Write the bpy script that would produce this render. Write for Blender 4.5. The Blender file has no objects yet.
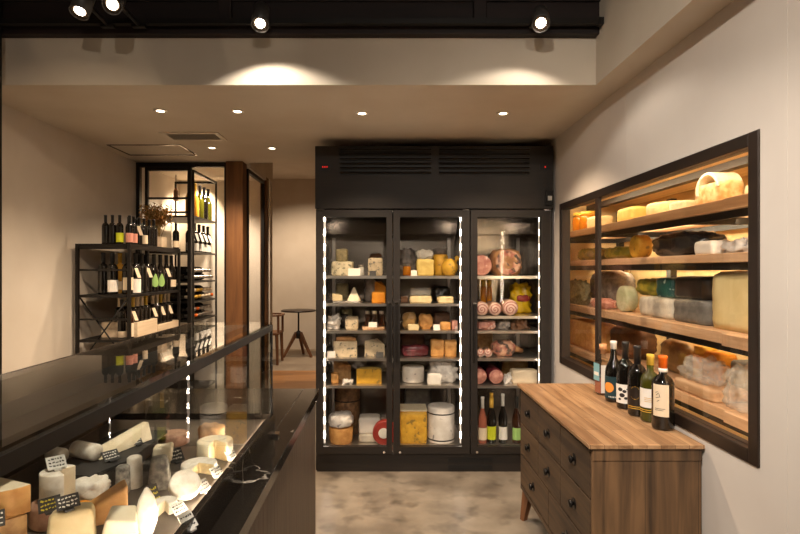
import bpy, bmesh, math, random
from mathutils import Vector, Matrix, noise
random.seed(7)
C = bpy.context.scene.collection
PI = math.pi
F = 533.0; VX = 385.0; VY = 270.0; EYE = 1.35

def px(x, Y): return (x - VX) / F * Y
def pz(y, Y): return EYE - (y - VY) / F * Y
def lin(c):
    return tuple(((v / 255) / 12.92 if v / 255 <= .04045 else ((v / 255 + .055) / 1.055) ** 2.4) for v in c)

# ------------------------------------------------------------------ materials
def nodes(name):
    m = bpy.data.materials.new(name); m.use_nodes = True
    nt = m.node_tree; b = nt.nodes['Principled BSDF']
    return m, nt, b
def M(name, c1, rough=.5, c2=None, scale=12, stretch=(1, 1, 1), metal=0, bump=0, emit=None, estr=0,
      coat=0, trans=0, lo=.38, hi=.62, detail=4, c3=None, scale3=40, lo3=.6, hi3=.66, spec=.5, sub=0):
    m, nt, b = nodes(name); N = nt.nodes; L = nt.links
    c1 = lin(c1)
    b.inputs['Base Color'].default_value = (*c1, 1)
    b.inputs['Roughness'].default_value = rough
    b.inputs['Metallic'].default_value = metal
    b.inputs['Specular IOR Level'].default_value = spec
    if coat: b.inputs['Coat Weight'].default_value = coat; b.inputs['Coat Roughness'].default_value = .05
    if trans: b.inputs['Transmission Weight'].default_value = trans
    if emit: b.inputs['Emission Color'].default_value = (*lin(emit), 1); b.inputs['Emission Strength'].default_value = estr
    if c2:
        tc = N.new('ShaderNodeTexCoord'); mp = N.new('ShaderNodeMapping'); mp.inputs['Scale'].default_value = stretch
        nz = N.new('ShaderNodeTexNoise'); nz.inputs['Scale'].default_value = scale; nz.inputs['Detail'].default_value = detail
        rp = N.new('ShaderNodeValToRGB')
        rp.color_ramp.elements[0].position = lo; rp.color_ramp.elements[0].color = (*c1, 1)
        rp.color_ramp.elements[1].position = hi; rp.color_ramp.elements[1].color = (*lin(c2), 1)
        L.new(tc.outputs['Object'], mp.inputs['Vector']); L.new(mp.outputs['Vector'], nz.inputs['Vector'])
        L.new(nz.outputs['Fac'], rp.inputs['Fac']); out = rp.outputs['Color']
        if c3:
            n3 = N.new('ShaderNodeTexNoise'); n3.inputs['Scale'].default_value = scale3; n3.inputs['Detail'].default_value = 2
            L.new(mp.outputs['Vector'], n3.inputs['Vector'])
            r3 = N.new('ShaderNodeMapRange'); r3.inputs['From Min'].default_value = lo3; r3.inputs['From Max'].default_value = hi3
            L.new(n3.outputs['Fac'], r3.inputs['Value'])
            mx = N.new('ShaderNodeMix'); mx.data_type = 'RGBA'
            L.new(r3.outputs['Result'], mx.inputs['Factor']); L.new(out, mx.inputs['A']); mx.inputs['B'].default_value = (*lin(c3), 1)
            out = mx.outputs['Result']
        L.new(out, b.inputs['Base Color'])
        if bump:
            bp = N.new('ShaderNodeBump'); bp.inputs['Strength'].default_value = bump; bp.inputs['Distance'].default_value = .004
            L.new(nz.outputs['Fac'], bp.inputs['Height']); L.new(bp.outputs['Normal'], b.inputs['Normal'])
    return m
def wood(name, c1, c2, along='Y', scale=9, rough=.55, plank=None, dark=(60, 42, 28), vary=.5, bump=.25):
    """wood with grain along an axis; plank=(width, length) lays it in boards"""
    m, nt, b = nodes(name); N = nt.nodes; L = nt.links
    tc = N.new('ShaderNodeTexCoord'); mp = N.new('ShaderNodeMapping')
    s = {'X': (.07, 1, 1), 'Y': (1, .07, 1), 'Z': (1, 1, .07)}[along]; mp.inputs['Scale'].default_value = s
    L.new(tc.outputs['Object'], mp.inputs['Vector'])
    nz = N.new('ShaderNodeTexNoise'); nz.inputs['Scale'].default_value = scale * 6; nz.inputs['Detail'].default_value = 6
    nz.inputs['Distortion'].default_value = .6
    L.new(mp.outputs['Vector'], nz.inputs['Vector'])
    rp = N.new('ShaderNodeValToRGB'); e = rp.color_ramp.elements
    e[0].position = .36; e[0].color = (*lin(c1), 1); e[1].position = .66; e[1].color = (*lin(c2), 1)
    L.new(nz.outputs['Fac'], rp.inputs['Fac']); out = rp.outputs['Color']
    n2 = N.new('ShaderNodeTexNoise'); n2.inputs['Scale'].default_value = scale * .9; n2.inputs['Detail'].default_value = 3
    L.new(mp.outputs['Vector'], n2.inputs['Vector'])
    mr = N.new('ShaderNodeMapRange'); mr.inputs['From Min'].default_value = .55; mr.inputs['From Max'].default_value = .75
    mr.inputs['To Max'].default_value = .55
    L.new(n2.outputs['Fac'], mr.inputs['Value'])
    mx = N.new('ShaderNodeMix'); mx.data_type = 'RGBA'; mx.inputs['B'].default_value = (*lin(dark), 1)
    L.new(mr.outputs['Result'], mx.inputs['Factor']); L.new(out, mx.inputs['A']); out = mx.outputs['Result']
    if plank:
        cb = N.new('ShaderNodeSeparateXYZ'); L.new(tc.outputs['Object'], cb.inputs['Vector'])
        cc = N.new('ShaderNodeCombineXYZ')
        u, v = {'Y': ('Y', 'X'), 'X': ('X', 'Y'), 'Z': ('Z', 'X')}[along]
        L.new(cb.outputs[u], cc.inputs['X']); L.new(cb.outputs[v], cc.inputs['Y'])
        br = N.new('ShaderNodeTexBrick'); br.inputs['Scale'].default_value = 1
        br.inputs['Brick Width'].default_value = plank[1]; br.inputs['Row Height'].default_value = plank[0]
        br.inputs['Mortar Size'].default_value = .0009; br.inputs['Color1'].default_value = (1, 1, 1, 1)
        k = 1 - vary
        br.inputs['Color2'].default_value = (k, k * .95, k * .9, 1); br.inputs['Mortar'].default_value = (.22, .18, .14, 1)
        L.new(cc.outputs['Vector'], br.inputs['Vector'])
        mm = N.new('ShaderNodeMix'); mm.data_type = 'RGBA'; mm.blend_type = 'MULTIPLY'; mm.inputs['Factor'].default_value = 1
        L.new(out, mm.inputs['A']); L.new(br.outputs['Color'], mm.inputs['B']); out = mm.outputs['Result']
    L.new(out, b.inputs['Base Color']); b.inputs['Roughness'].default_value = rough
    bp = N.new('ShaderNodeBump'); bp.inputs['Strength'].default_value = bump; bp.inputs['Distance'].default_value = .003
    L.new(nz.outputs['Fac'], bp.inputs['Height']); L.new(bp.outputs['Normal'], b.inputs['Normal'])
    return m
def glass(name, ior=1.3, tint=(.97, .97, .96), rough=0.0):
    m = bpy.data.materials.new(name); m.use_nodes = True; nt = m.node_tree; N = nt.nodes; L = nt.links; N.clear()
    o = N.new('ShaderNodeOutputMaterial'); mx = N.new('ShaderNodeMixShader'); t = N.new('ShaderNodeBsdfTransparent')
    g = N.new('ShaderNodeBsdfGlossy'); f = N.new('ShaderNodeFresnel'); f.inputs['IOR'].default_value = ior
    t.inputs['Color'].default_value = (*tint, 1); g.inputs['Roughness'].default_value = rough
    ge = N.new('ShaderNodeNewGeometry'); k = N.new('ShaderNodeMath'); k.operation = 'MULTIPLY_ADD'     # one reflection per pane: the far face only lets light out
    k.inputs[1].default_value = -1; k.inputs[2].default_value = 1; L.new(ge.outputs['Backfacing'], k.inputs[0])
    k2 = N.new('ShaderNodeMath'); k2.operation = 'MULTIPLY'; L.new(f.outputs['Fac'], k2.inputs[0]); L.new(k.outputs[0], k2.inputs[1])
    L.new(k2.outputs[0], mx.inputs['Fac']); L.new(t.outputs['BSDF'], mx.inputs[1]); L.new(g.outputs['BSDF'], mx.inputs[2])
    L.new(mx.outputs['Shader'], o.inputs['Surface'])
    return m
def film(name, alpha=.35, col=(225, 220, 210)):
    """crinkled clear plastic wrap: part glossy film, part see-through"""
    m, nt, b = nodes(name); N = nt.nodes; L = nt.links
    b.inputs['Base Color'].default_value = (*lin(col), 1); b.inputs['Roughness'].default_value = .12
    b.inputs['Alpha'].default_value = alpha
    tc = N.new('ShaderNodeTexCoord'); nz = N.new('ShaderNodeTexNoise'); nz.inputs['Scale'].default_value = 40
    bp = N.new('ShaderNodeBump'); bp.inputs['Strength'].default_value = 1; bp.inputs['Distance'].default_value = .01
    L.new(tc.outputs['Object'], nz.inputs['Vector']); L.new(nz.outputs['Fac'], bp.inputs['Height']); L.new(bp.outputs['Normal'], b.inputs['Normal'])
    return m
def marble(name):
    m, nt, b = nodes(name); N = nt.nodes; L = nt.links
    tc = N.new('ShaderNodeTexCoord'); nz = N.new('ShaderNodeTexNoise'); nz.inputs['Scale'].default_value = 2.2; nz.inputs['Detail'].default_value = 5
    mp = N.new('ShaderNodeMapping'); mp.inputs['Rotation'].default_value = (.3, .2, .9); mp.inputs['Scale'].default_value = (1, 2.1, 1)
    L.new(tc.outputs['Object'], mp.inputs['Vector']); L.new(mp.outputs['Vector'], nz.inputs['Vector'])
    s = N.new('ShaderNodeMath'); s.operation = 'SUBTRACT'; s.inputs[1].default_value = .5; L.new(nz.outputs['Fac'], s.inputs[0])
    a = N.new('ShaderNodeMath'); a.operation = 'ABSOLUTE'; L.new(s.outputs[0], a.inputs[0])
    mr = N.new('ShaderNodeMapRange'); mr.inputs['From Min'].default_value = 0; mr.inputs['From Max'].default_value = .006
    mr.inputs['To Min'].default_value = .8; mr.inputs['To Max'].default_value = 0; L.new(a.outputs[0], mr.inputs['Value'])
    n2 = N.new('ShaderNodeTexNoise'); n2.inputs['Scale'].default_value = 5; L.new(tc.outputs['Object'], n2.inputs['Vector'])
    r2 = N.new('ShaderNodeMapRange'); r2.inputs['From Min'].default_value = .5; r2.inputs['From Max'].default_value = .65; L.new(n2.outputs['Fac'], r2.inputs['Value'])
    mu = N.new('ShaderNodeMath'); mu.operation = 'MULTIPLY'; L.new(mr.outputs[0], mu.inputs[0]); L.new(r2.outputs[0], mu.inputs[1])
    mx = N.new('ShaderNodeMix'); mx.data_type = 'RGBA'; mx.inputs['A'].default_value = (*lin((30, 26, 22)), 1); mx.inputs['B'].default_value = (*lin((205, 195, 180)), 1)
    L.new(mu.outputs[0], mx.inputs['Factor']); L.new(mx.outputs['Result'], b.inputs['Base Color']); b.inputs['Roughness'].default_value = .14
    return m

W = {}
W['plaster'] = M('plaster', (214, 204, 190), .85, (208, 197, 182), 3)
W['plaster_right'] = M('plaster_right', (222, 213, 203), .8, (216, 206, 196), 2.5)
W['ceil'] = M('ceiling_paint', (214, 202, 184), .9, (208, 195, 176), 3)
W['concrete'] = M('concrete', (146, 135, 120), .34, (104, 94, 82), 3.4, bump=.12, detail=9, lo=.36, hi=.66, c3=(84, 76, 66), scale3=7, lo3=.52, hi3=.74)
W['farfloor'] = M('far_floor', (150, 134, 114), .45, (130, 114, 96), 3)
W['darkwood'] = wood('dark_beam_wood', (34, 15, 11), (22, 10, 8), 'X', 6, .65, dark=(14, 7, 6))
W['postwood'] = wood('post_wood', (132, 88, 48), (98, 62, 32), 'Z', 4, .6, dark=(70, 42, 22))
W['laminate'] = wood('black_laminate', (34, 26, 20), (26, 20, 15), 'X', 10, .55, dark=(20, 15, 12), bump=.08)
W['black'] = M('black_steel', (24, 20, 17), .45, metal=.3)
W['charcoal'] = M('charcoal_can', (62, 58, 55), .4)
W['frame'] = M('bronze_frame', (44, 32, 25), .42, (38, 28, 21), 8)
W['grille'] = M('grille_black', (14, 12, 11), .5)
W['liner'] = M('fridge_liner', (150, 140, 130), .26, metal=.9)
W['steel'] = M('steel', (205, 198, 190), .28, metal=.9)
W['chrome'] = M('chrome', (235, 230, 225), .12, metal=1)
W['pane'] = glass('clear_pane', 1.22)
W['pane2'] = glass('window_pane', 1.5)
W['casepane'] = glass('case_pane', 1.5, (.96, .965, .95))
W['toppane'] = glass('case_top_pane', 1.8, (.93, .94, .92))
W['led'] = M('led_diodes', (255, 240, 220), .4, emit=(255, 238, 220), estr=46)
W['ledbar'] = M('led_channel', (235, 225, 215), .4, emit=(255, 236, 216), estr=.45)
W['lamp'] = M('lamp_lens', (255, 245, 230), .3, emit=(255, 228, 190), estr=9)
W['lamp_hot'] = M('lamp_lens_hot', (255, 245, 230), .3, emit=(255, 238, 215), estr=22)
W['red_led'] = M('red_digits', (200, 20, 20), .4, emit=(255, 30, 20), estr=.8)
W['marble'] = marble('black_marble')
W['ribbed'] = wood('ribbed_wood', (92, 76, 62), (76, 62, 50), 'Z', 8, .5, dark=(58, 46, 36), bump=.1)
W['deck'] = M('case_deck', (96, 86, 76), .3, (78, 70, 62), 6)
W['caseback'] = M('case_back', (92, 80, 68), .22, metal=.6)
W['top_wood'] = wood('dresser_top_wood', (190, 152, 112), (150, 112, 76), 'Y', 5, .5, plank=(.05, .33), dark=(132, 92, 56), vary=.34)
W['body_wood'] = wood('dresser_wood', (104, 80, 56), (76, 56, 38), 'Z', 5, .6, dark=(54, 40, 28))
W['front_wood'] = wood('dresser_front_wood', (92, 71, 49), (58, 43, 30), 'Y', 5, .6, dark=(50, 37, 26))
W['end_wood'] = wood('dresser_end_wood', (120, 90, 60), (66, 48, 31), 'Z', 4, .6, plank=(.19, 3), dark=(50, 36, 24), vary=.2)
W['knob'] = M('knob_iron', (38, 34, 32), .35, metal=.7)
W['shelfwood'] = wood('cellar_board_wood', (214, 176, 140), (186, 146, 108), 'Y', 5, .65, dark=(150, 112, 80))
W['cellarwall'] = M('cellar_wall', (232, 204, 150), .8, (222, 192, 136), 3)
W['cellarceil'] = wood('cellar_ceiling_wood', (240, 212, 160), (226, 194, 138), 'Y', 4, .7, plank=(.17, 4), dark=(190, 140, 84), vary=.12)
W['white'] = M('white_paper', (238, 232, 222), .6)
W['cream'] = M('cream_paper', (232, 212, 182), .6)
W['green_label'] = M('green_label', (150, 190, 110), .55)
W['lime_label'] = M('lime_label', (206, 214, 40), .55)
W['pink_label'] = M('pink_label', (220, 150, 130), .55)
W['dark_glass'] = M('dark_bottle_glass', (16, 13, 10), .06, coat=.6)
W['olive_glass'] = M('olive_bottle_glass', (62, 62, 14), .06, coat=.5)
W['brown_glass'] = M('brown_bottle_glass', (52, 26, 12), .06, coat=.5)
W['clear_glass'] = glass('clear_bottle_glass', 1.35, (.93, .94, .94))
W['gold_wine'] = M('golden_wine_glass', (190, 140, 52), .08, coat=.5)
W['rose'] = M('rose_liquid', (160, 92, 72), .1, coat=.4)
W['black_cap'] = M('black_capsule', (34, 33, 34), .35)
W['white_cap'] = M('white_capsule', (236, 232, 226), .35)
W['orange_cap'] = M('orange_capsule', (240, 108, 14), .4)
W['gold_cap'] = M('gold_capsule', (222, 176, 70), .35, metal=.3)
W['yellow_cap'] = M('yellow_capsule', (214, 178, 70), .4)
W['cork'] = M('cork', (206, 150, 104), .7)
W['ink'] = M('ink', (40, 36, 34), .6)
W['blue_label'] = M('blue_label', (126, 176, 186), .5)
W['teal_label'] = M('teal_label', (28, 58, 64), .4)
W['orange_print'] = M('orange_print', (238, 150, 60), .5)
W['slate'] = M('slate', (58, 56, 55), .6, (46, 44, 43), 20, bump=.2)
W['chalk'] = M('chalk', (236, 232, 222), .7)
W['chalk_y'] = M('chalk_yellow', (222, 206, 60), .7)
W['acrylic'] = M('acrylic_tag', (214, 212, 204), .15, (190, 188, 180), 30)
W['tan_metal'] = M('ac_vent_white', (208, 196, 178), .5)
W['table'] = wood('table_wood', (44, 30, 22), (34, 22, 16), 'X', 5, .4, dark=(24, 16, 12))
W['leg_wood'] = wood('leg_wood', (124, 80, 48), (94, 60, 36), 'Z', 5, .5)
W['crate'] = wood('crate_wood', (232, 212, 184), (212, 188, 156), 'Y', 5, .65, dark=(180, 154, 122))
W['film'] = film('plastic_wrap', .3)
W['film2'] = film('plastic_wrap_thick', .55)
W['tubplastic'] = film('tub_plastic', .5, (232, 222, 205))
W['grass'] = M('dried_stem', (176, 140, 80), .8, (120, 104, 60), 30)
W['grass2'] = M('dried_foliage', (110, 96, 52), .8, (186, 130, 66), 30)
W['floorwood'] = wood('far_wood_floor', (196, 138, 82), (166, 112, 62), 'X', 5, .4, plank=(.12, 1.2))
# cheeses
def ch(name, c1, c2, sc=30, **k): W[name] = M(name, c1, k.pop('rough', .55), c2, sc, bump=.35, **k)
ch('ivory', (244, 232, 204), (236, 220, 186))
ch('creamy', (242, 222, 176), (232, 208, 156))
ch('rind_white', (246, 240, 228), (228, 218, 200), 50)
ch('rind_tan', (206, 160, 104), (176, 128, 78), 40)
ch('rind_brown', (150, 110, 74), (112, 80, 54), 40)
ch('rind_pink', (190, 150, 124), (160, 118, 96), 40)
ch('orange_ch', (238, 160, 40), (224, 138, 26), 20)
ch('tan_orange', (222, 168, 98), (204, 144, 78), 30)
ch('yellow', (228, 178, 58), (208, 156, 44), 24, c3=(150, 120, 50), scale3=26)
ch('pale_yellow', (234, 208, 124), (222, 190, 104), 24)
ch('speckled', (232, 220, 188), (212, 198, 162), 24, c3=(140, 136, 112), scale3=60, lo3=.56, hi3=.64)
ch('blue_mark', (226, 208, 176), (206, 186, 152), 24, c3=(106, 104, 100), scale3=45, lo3=.58, hi3=.66)
ch('olive_ch', (164, 150, 110), (132, 120, 86), 40)
ch('ash', (168, 162, 150), (98, 94, 90), 60)
ch('ash_dark', (92, 90, 86), (66, 64, 62), 60)
ch('greywrap', (168, 156, 146), (120, 110, 104), 24, rough=.3)
ch('whitewrap', (240, 234, 226), (206, 198, 190), 22, rough=.3, c3=(140, 136, 138), scale3=30, lo3=.64, hi3=.7)
ch('drum_white', (238, 232, 224), (222, 214, 204), 14, c3=(150, 142, 140), scale3=24, lo3=.66, hi3=.72)
ch('purple', (126, 52, 60), (88, 34, 42), 18, rough=.25)
ch('pinkmeat', (214, 158, 140), (184, 116, 104), 26, c3=(246, 214, 202), scale3=18, lo3=.58, hi3=.64)
ch('ham', (222, 180, 150), (178, 104, 88), 26, c3=(88, 74, 66), scale3=20, lo3=.53, hi3=.6)
ch('hamskin', (196, 150, 104), (158, 110, 72), 14)
ch('brownpack', (112, 76, 48), (82, 54, 34), 20)
ch('dark', (44, 34, 28), (30, 24, 20), 16, rough=.35)
ch('blackwrap', (26, 24, 24), (38, 36, 36), 14, rough=.22)
ch('yellowbag', (246, 206, 30), (226, 180, 16), 12, rough=.3)
ch('redlabel', (170, 58, 46), (146, 44, 36), 12, rough=.4)
ch('teal', (40, 96, 88), (26, 70, 66), 12, rough=.4, c3=(190, 210, 196), scale3=16, lo3=.6, hi3=.64)
ch('greybox', (120, 116, 110), (96, 92, 88), 20)
ch('palebox', (216, 208, 192), (192, 182, 166), 20)
ch('paleblock', (232, 212, 158), (216, 192, 134), 5)
ch('amber', (206, 130, 30), (180, 104, 20), 16, rough=.15)
ch('loaf', (176, 140, 86), (140, 106, 62), 18, rough=.35)
ch('craggy', (206, 162, 104), (240, 214, 168), 34)
ch('greenpale', (206, 204, 168), (180, 180, 140), 18)
ch('leafy', (170, 150, 40), (120, 116, 32), 18)

def spiral_mat():
    m, nt, b = nodes('pancetta_spiral'); N = nt.nodes; L = nt.links
    tc = N.new('ShaderNodeTexCoord'); sp = N.new('ShaderNodeSeparateXYZ'); L.new(tc.outputs['Object'], sp.inputs[0])
    def mth(op, a, bb=None):
        n = N.new('ShaderNodeMath'); n.operation = op
        for i, v in enumerate([a, bb]):
            if v is None: continue
            if hasattr(v, 'is_linked'): L.new(v, n.inputs[i])
            else: n.inputs[i].default_value = v
        return n.outputs[0]
    zc = mth('SUBTRACT', sp.outputs['Z'], .042)
    r = mth('SQRT', mth('ADD', mth('MULTIPLY', sp.outputs['X'], sp.outputs['X']), mth('MULTIPLY', zc, zc)))
    a = mth('ARCTAN2', zc, sp.outputs['X'])
    nz = N.new('ShaderNodeTexNoise'); nz.inputs['Scale'].default_value = 40; L.new(tc.outputs['Object'], nz.inputs['Vector'])
    w = mth('SINE', mth('ADD', mth('ADD', mth('MULTIPLY', r, 330.0), a), mth('MULTIPLY', nz.outputs['Fac'], 3.0)))
    rp = N.new('ShaderNodeValToRGB'); e = rp.color_ramp.elements
    e[0].position = .2; e[0].color = (*lin((228, 196, 180)), 1); e[1].position = .8; e[1].color = (*lin((170, 92, 86)), 1)
    L.new(mth('ADD', mth('MULTIPLY', w, .5), .3), rp.inputs['Fac']); L.new(rp.outputs['Color'], b.inputs['Base Color'])
    b.inputs['Roughness'].default_value = .4
    return m
W['spiral'] = spiral_mat()

# ------------------------------------------------------------------ mesh builder
class MB:
    def __init__(s): s.v = []; s.f = []; s.m = []; s.sm = []
    def add(s, vs, fs, m=0, smooth=False):
        o = len(s.v); s.v += [tuple(v) for v in vs]
        for f in fs: s.f.append([i + o for i in f]); s.m.append(m); s.sm.append(smooth)
        return s
    def box(s, x0, x1, y0, y1, z0, z1, m=0):
        vs = [(x, y, z) for z in (z0, z1) for y in (y0, y1) for x in (x0, x1)]
        return s.add(vs, [(0, 2, 3, 1), (4, 5, 7, 6), (0, 1, 5, 4), (2, 6, 7, 3), (0, 4, 6, 2), (1, 3, 7, 5)], m)
    def obox(s, c, size, rot=(0, 0, 0), m=0):
        from mathutils import Euler
        R = Euler(rot).to_matrix(); c = Vector(c); hx, hy, hz = [q / 2 for q in size]
        vs = [c + R @ Vector((x, y, z)) for z in (-hz, hz) for y in (-hy, hy) for x in (-hx, hx)]
        return s.add(vs, [(0, 2, 3, 1), (4, 5, 7, 6), (0, 1, 5, 4), (2, 6, 7, 3), (0, 4, 6, 2), (1, 3, 7, 5)], m)
    def lathe(s, prof, seg=24, c=(0, 0, 0), axis='Z', m=0, smooth=True, a0=0, a1=2 * PI, rot=None, caps=True):
        c = Vector(c); full = abs(a1 - a0 - 2 * PI) < 1e-6; n = seg if full else seg + 1
        vs = []
        for r, z in prof:
            for k in range(n):
                a = a0 + (a1 - a0) * k / seg
                p = Vector((r * math.cos(a), r * math.sin(a), z))
                if axis == 'Y': p = Vector((p.x, p.z, p.y))
                if axis == 'X': p = Vector((p.z, p.x, p.y))
                if rot is not None: p = rot @ p
                vs.append(c + p)
        fs = []
        for i in range(len(prof) - 1):
            for k in range(seg):
                k2 = (k + 1) % n
                a, b_, d, e = i * n + k, i * n + k2, (i + 1) * n + k2, (i + 1) * n + k
                fs.append((a, b_, d, e))
        s.add(vs, fs, m, smooth)
        if full and caps:
            o = len(s.v) - len(vs)
            if prof[0][0] > 1e-5: s.f.append([o + k for k in range(n)][::-1]); s.m.append(m); s.sm.append(False)
            if prof[-1][0] > 1e-5: s.f.append([o + (len(prof) - 1) * n + k for k in range(n)]); s.m.append(m); s.sm.append(False)
        return s
    def cyl(s, c, r, h, axis='Z', seg=20, m=0): return s.lathe([(r, 0), (r, h)], seg, c, axis, m)
    def bar(s, p, q, r, m=0, seg=8, r2=None):
        p = Vector(p); q = Vector(q); d = q - p
        R = d.to_track_quat('Z', 'Y').to_matrix()
        return s.lathe([(r, 0), (r if r2 is None else r2, d.length)], seg, p, 'Z', m, True, rot=R)
    def sbar(s, p, q, w, h, m=0, w2=None, h2=None):
        """square bar from p to q"""
        p = Vector(p); q = Vector(q); R = (q - p).to_track_quat('Z', 'Y').to_matrix()
        w2 = w2 or w; h2 = h2 or h
        vs = [p + R @ Vector((a * w / 2, b_ * h / 2, 0)) for a, b_ in ((-1, -1), (1, -1), (1, 1), (-1, 1))] + \
             [q + R @ Vector((a * w2 / 2, b_ * h2 / 2, 0)) for a, b_ in ((-1, -1), (1, -1), (1, 1), (-1, 1))]
        return s.add(vs, [(3, 2, 1, 0), (4, 5, 6, 7), (0, 1, 5, 4), (1, 2, 6, 5), (2, 3, 7, 6), (3, 0, 4, 7)], m)
    def prism(s, poly, z0, z1, m=0, axis='Z'):
        n = len(poly)
        def P(a, b_, t): return (a, b_, t) if axis == 'Z' else ((t, a, b_) if axis == 'X' else (a, t, b_))
        vs = [P(a, b_, z0) for a, b_ in poly] + [P(a, b_, z1) for a, b_ in poly]
        fs = [tuple(range(n))[::-1], tuple(range(n, 2 * n))] + [(i, (i + 1) % n, n + (i + 1) % n, n + i) for i in range(n)]
        return s.add(vs, fs, m)
    def build(s, name, mats, parent=None, world=False, bevel=0, loc=None, seg=2):
        me = bpy.data.meshes.new(name)
        vs = s.v
        if parent is not None and world:
            o = Vector((0, 0, 0)); p = parent
            while p is not None: o += p.location; p = p.parent
            vs = [tuple(Vector(v) - o) for v in vs]
        if parent is None and loc is not None: vs = [tuple(Vector(v) - Vector(loc)) for v in vs] if world else vs
        me.from_pydata(vs, [], s.f)
        if not isinstance(mats, (list, tuple)): mats = [mats]
        for mt in mats: me.materials.append(W[mt] if isinstance(mt, str) else mt)
        for p, mi, sm in zip(me.polygons, s.m, s.sm): p.material_index = mi; p.use_smooth = sm
        bm = bmesh.new(); bm.from_mesh(me); bmesh.ops.recalc_face_normals(bm, faces=bm.faces); bm.to_mesh(me); bm.free()
        ob = bpy.data.objects.new(name, me); C.objects.link(ob)
        if parent is not None: ob.parent = parent
        elif loc is not None: ob.location = loc
        if bevel:
            b = ob.modifiers.new('bevel', 'BEVEL'); b.width = bevel; b.segments = seg; b.limit_method = 'ANGLE'; b.angle_limit = .7
        return ob

def tag(o, label, cat, group=None):
    o['label'] = label; o['category'] = cat
    if group: o['group'] = group
    return o
def thing(name, label, cat, loc=(0, 0, 0), rz=0, group=None):
    o = bpy.data.objects.new(name, None); C.objects.link(o); o.location = loc; o.rotation_euler = (0, 0, rz)
    o.empty_display_size = .05
    return tag(o, label, cat, group)
def struct(o): o['kind'] = 'structure'; return o
def sempty(name, loc=(0, 0, 0)):
    o = bpy.data.objects.new(name, None); C.objects.link(o); o.location = loc; o['kind'] = 'structure'; return o
def sbox(name, mat, *b): return struct(MB().box(*b).build(name, mat))
def dup(root, loc, rz=None, label=None, group=None):
    r = root.copy(); C.objects.link(r); r.location = loc
    if rz is not None: r.rotation_euler = (0, 0, rz)
    if label: r['label'] = label
    if group: r['group'] = group
    for chd in list(root.children):
        c = chd.copy(); C.objects.link(c); c.parent = r
        for g in list(chd.children):
            d = g.copy(); C.objects.link(d); d.parent = c
    return r
ORD = ['nearest', 'second', 'third', 'fourth', 'fifth', 'sixth', 'seventh', 'eighth', 'ninth', 'tenth', 'eleventh', 'twelfth']

def lump(w, d, h, sq=5, amp=.0, seed=0, cuts=7, flat=True, m=0, freq=9, mb=None, c=(0, 0, 0), taper=0):
    """rounded block standing on z=0: superellipsoid of exponent sq with surface unevenness amp"""
    bm = bmesh.new(); bmesh.ops.create_cube(bm, size=2); bmesh.ops.subdivide_edges(bm, edges=bm.edges, cuts=cuts, use_grid_fill=True)
    mb = mb or MB(); vs = []; off = Vector((seed * 3.1, seed * 1.7, seed * .9))
    for v in bm.verts:
        p = v.co; n = (abs(p.x) ** sq + abs(p.y) ** sq + abs(p.z) ** sq) ** (1 / sq)
        p = p / n
        q = Vector((p.x * w / 2, p.y * d / 2, p.z * h / 2))
        if taper: k = 1 - taper * (p.z + 1) / 2; q.x *= k; q.y *= k
        if amp: q += p * amp * noise.noise(q * freq * 5 + off)
        q.z += h / 2
        if flat: q.z = max(q.z, 0.0) if p.z > -.85 else 0.0
        vs.append(q + Vector(c))
    fs = [[x.index for x in f.verts] for f in bm.faces]; bm.free()
    return mb.add(vs, fs, m, True)
def wheel_prof(r, h, b):
    p = [(0, 0), (r - b, 0)]
    for i in range(1, 4): a = PI / 2 * i / 3; p.append((r - b + b * math.sin(a), b - b * math.cos(a)))
    for i in range(0, 4): a = PI / 2 * i / 3; p.append((r - b + b * math.cos(a), h - b + b * math.sin(a)))
    p.append((0, h)); return p
def wheel(r, h, b=None, seg=28, mb=None, c=(0, 0, 0), m=0, axis='Z'):
    b = b or min(r, h) * .25; mb = mb or MB()
    return mb.lathe(wheel_prof(r, h, b), seg, c, axis, m)
def sector(r, h, a0, a1, seg=14, m_rind=0, m_cut=1, mb=None, c=(0, 0, 0), m_top=0):
    """a slice of a wheel: rind outside, paste on the two cut faces and a rind top"""
    mb = mb or MB(); c = Vector(c)
    top = [c + Vector((r * math.cos(a0 + (a1 - a0) * i / seg), r * math.sin(a0 + (a1 - a0) * i / seg), 0)) for i in range(seg + 1)]
    vs = [c] + top + [v + Vector((0, 0, h)) for v in [c] + top]; n = seg + 2
    fs = []; mb.add(vs, [(0, n, n + 1, 1), (0, seg + 1, n + seg + 1, n)], m_cut)
    o = len(mb.v) - len(vs)
    for i in range(1, seg + 1): fs.append((i, i + 1, n + i + 1, n + i))
    for f in fs: mb.f.append([o + q for q in f]); mb.m.append(m_rind); mb.sm.append(True)
    mb.f.append([o + q for q in range(0, seg + 2)][::-1]); mb.m.append(m_rind); mb.sm.append(False)
    mb.f.append([o + n + q for q in range(0, seg + 2)]); mb.m.append(m_top); mb.sm.append(False)
    return mb

# ------------------------------------------------------------------ setting
HC = 2.23; FY = 2.535; XR = 1.14; XL = -2.03; PY = 4.34
sbox('floor', 'concrete', -2.7, 2.2, -3.1, 5.4, -.12, 0)
sbox('floor', 'floorwood', -2.7, 2.2, 5.4, 7.15, -.12, 0)
sbox('floor', 'farfloor', -2.7, 2.2, 7.15, 9.3, -.12, 0)
sbox('wall_left', 'plaster', XL - .12, XL, -3.1, 5.35, 0, 3.0)
w = MB()
for a, b in ((-3.0, 1.509), (1.511, 2.529), (2.531, 4.3)):
    def rect(y0, y1, z0, z1):
        if y1 > y0 + 1e-4: w.box(XR, XR + .012, y0, y1, z0, z1)
    O0, O1, Z0, Z1 = 1.62, 3.47, .745, 1.78
    rect(a, min(b, O0), 0, 3.0); rect(max(a, O1), b, 0, 3.0)
    y0, y1 = max(a, O0), min(b, O1)
    rect(y0, y1, 0, Z0); rect(y0, y1, Z1, 3.0)
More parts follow.
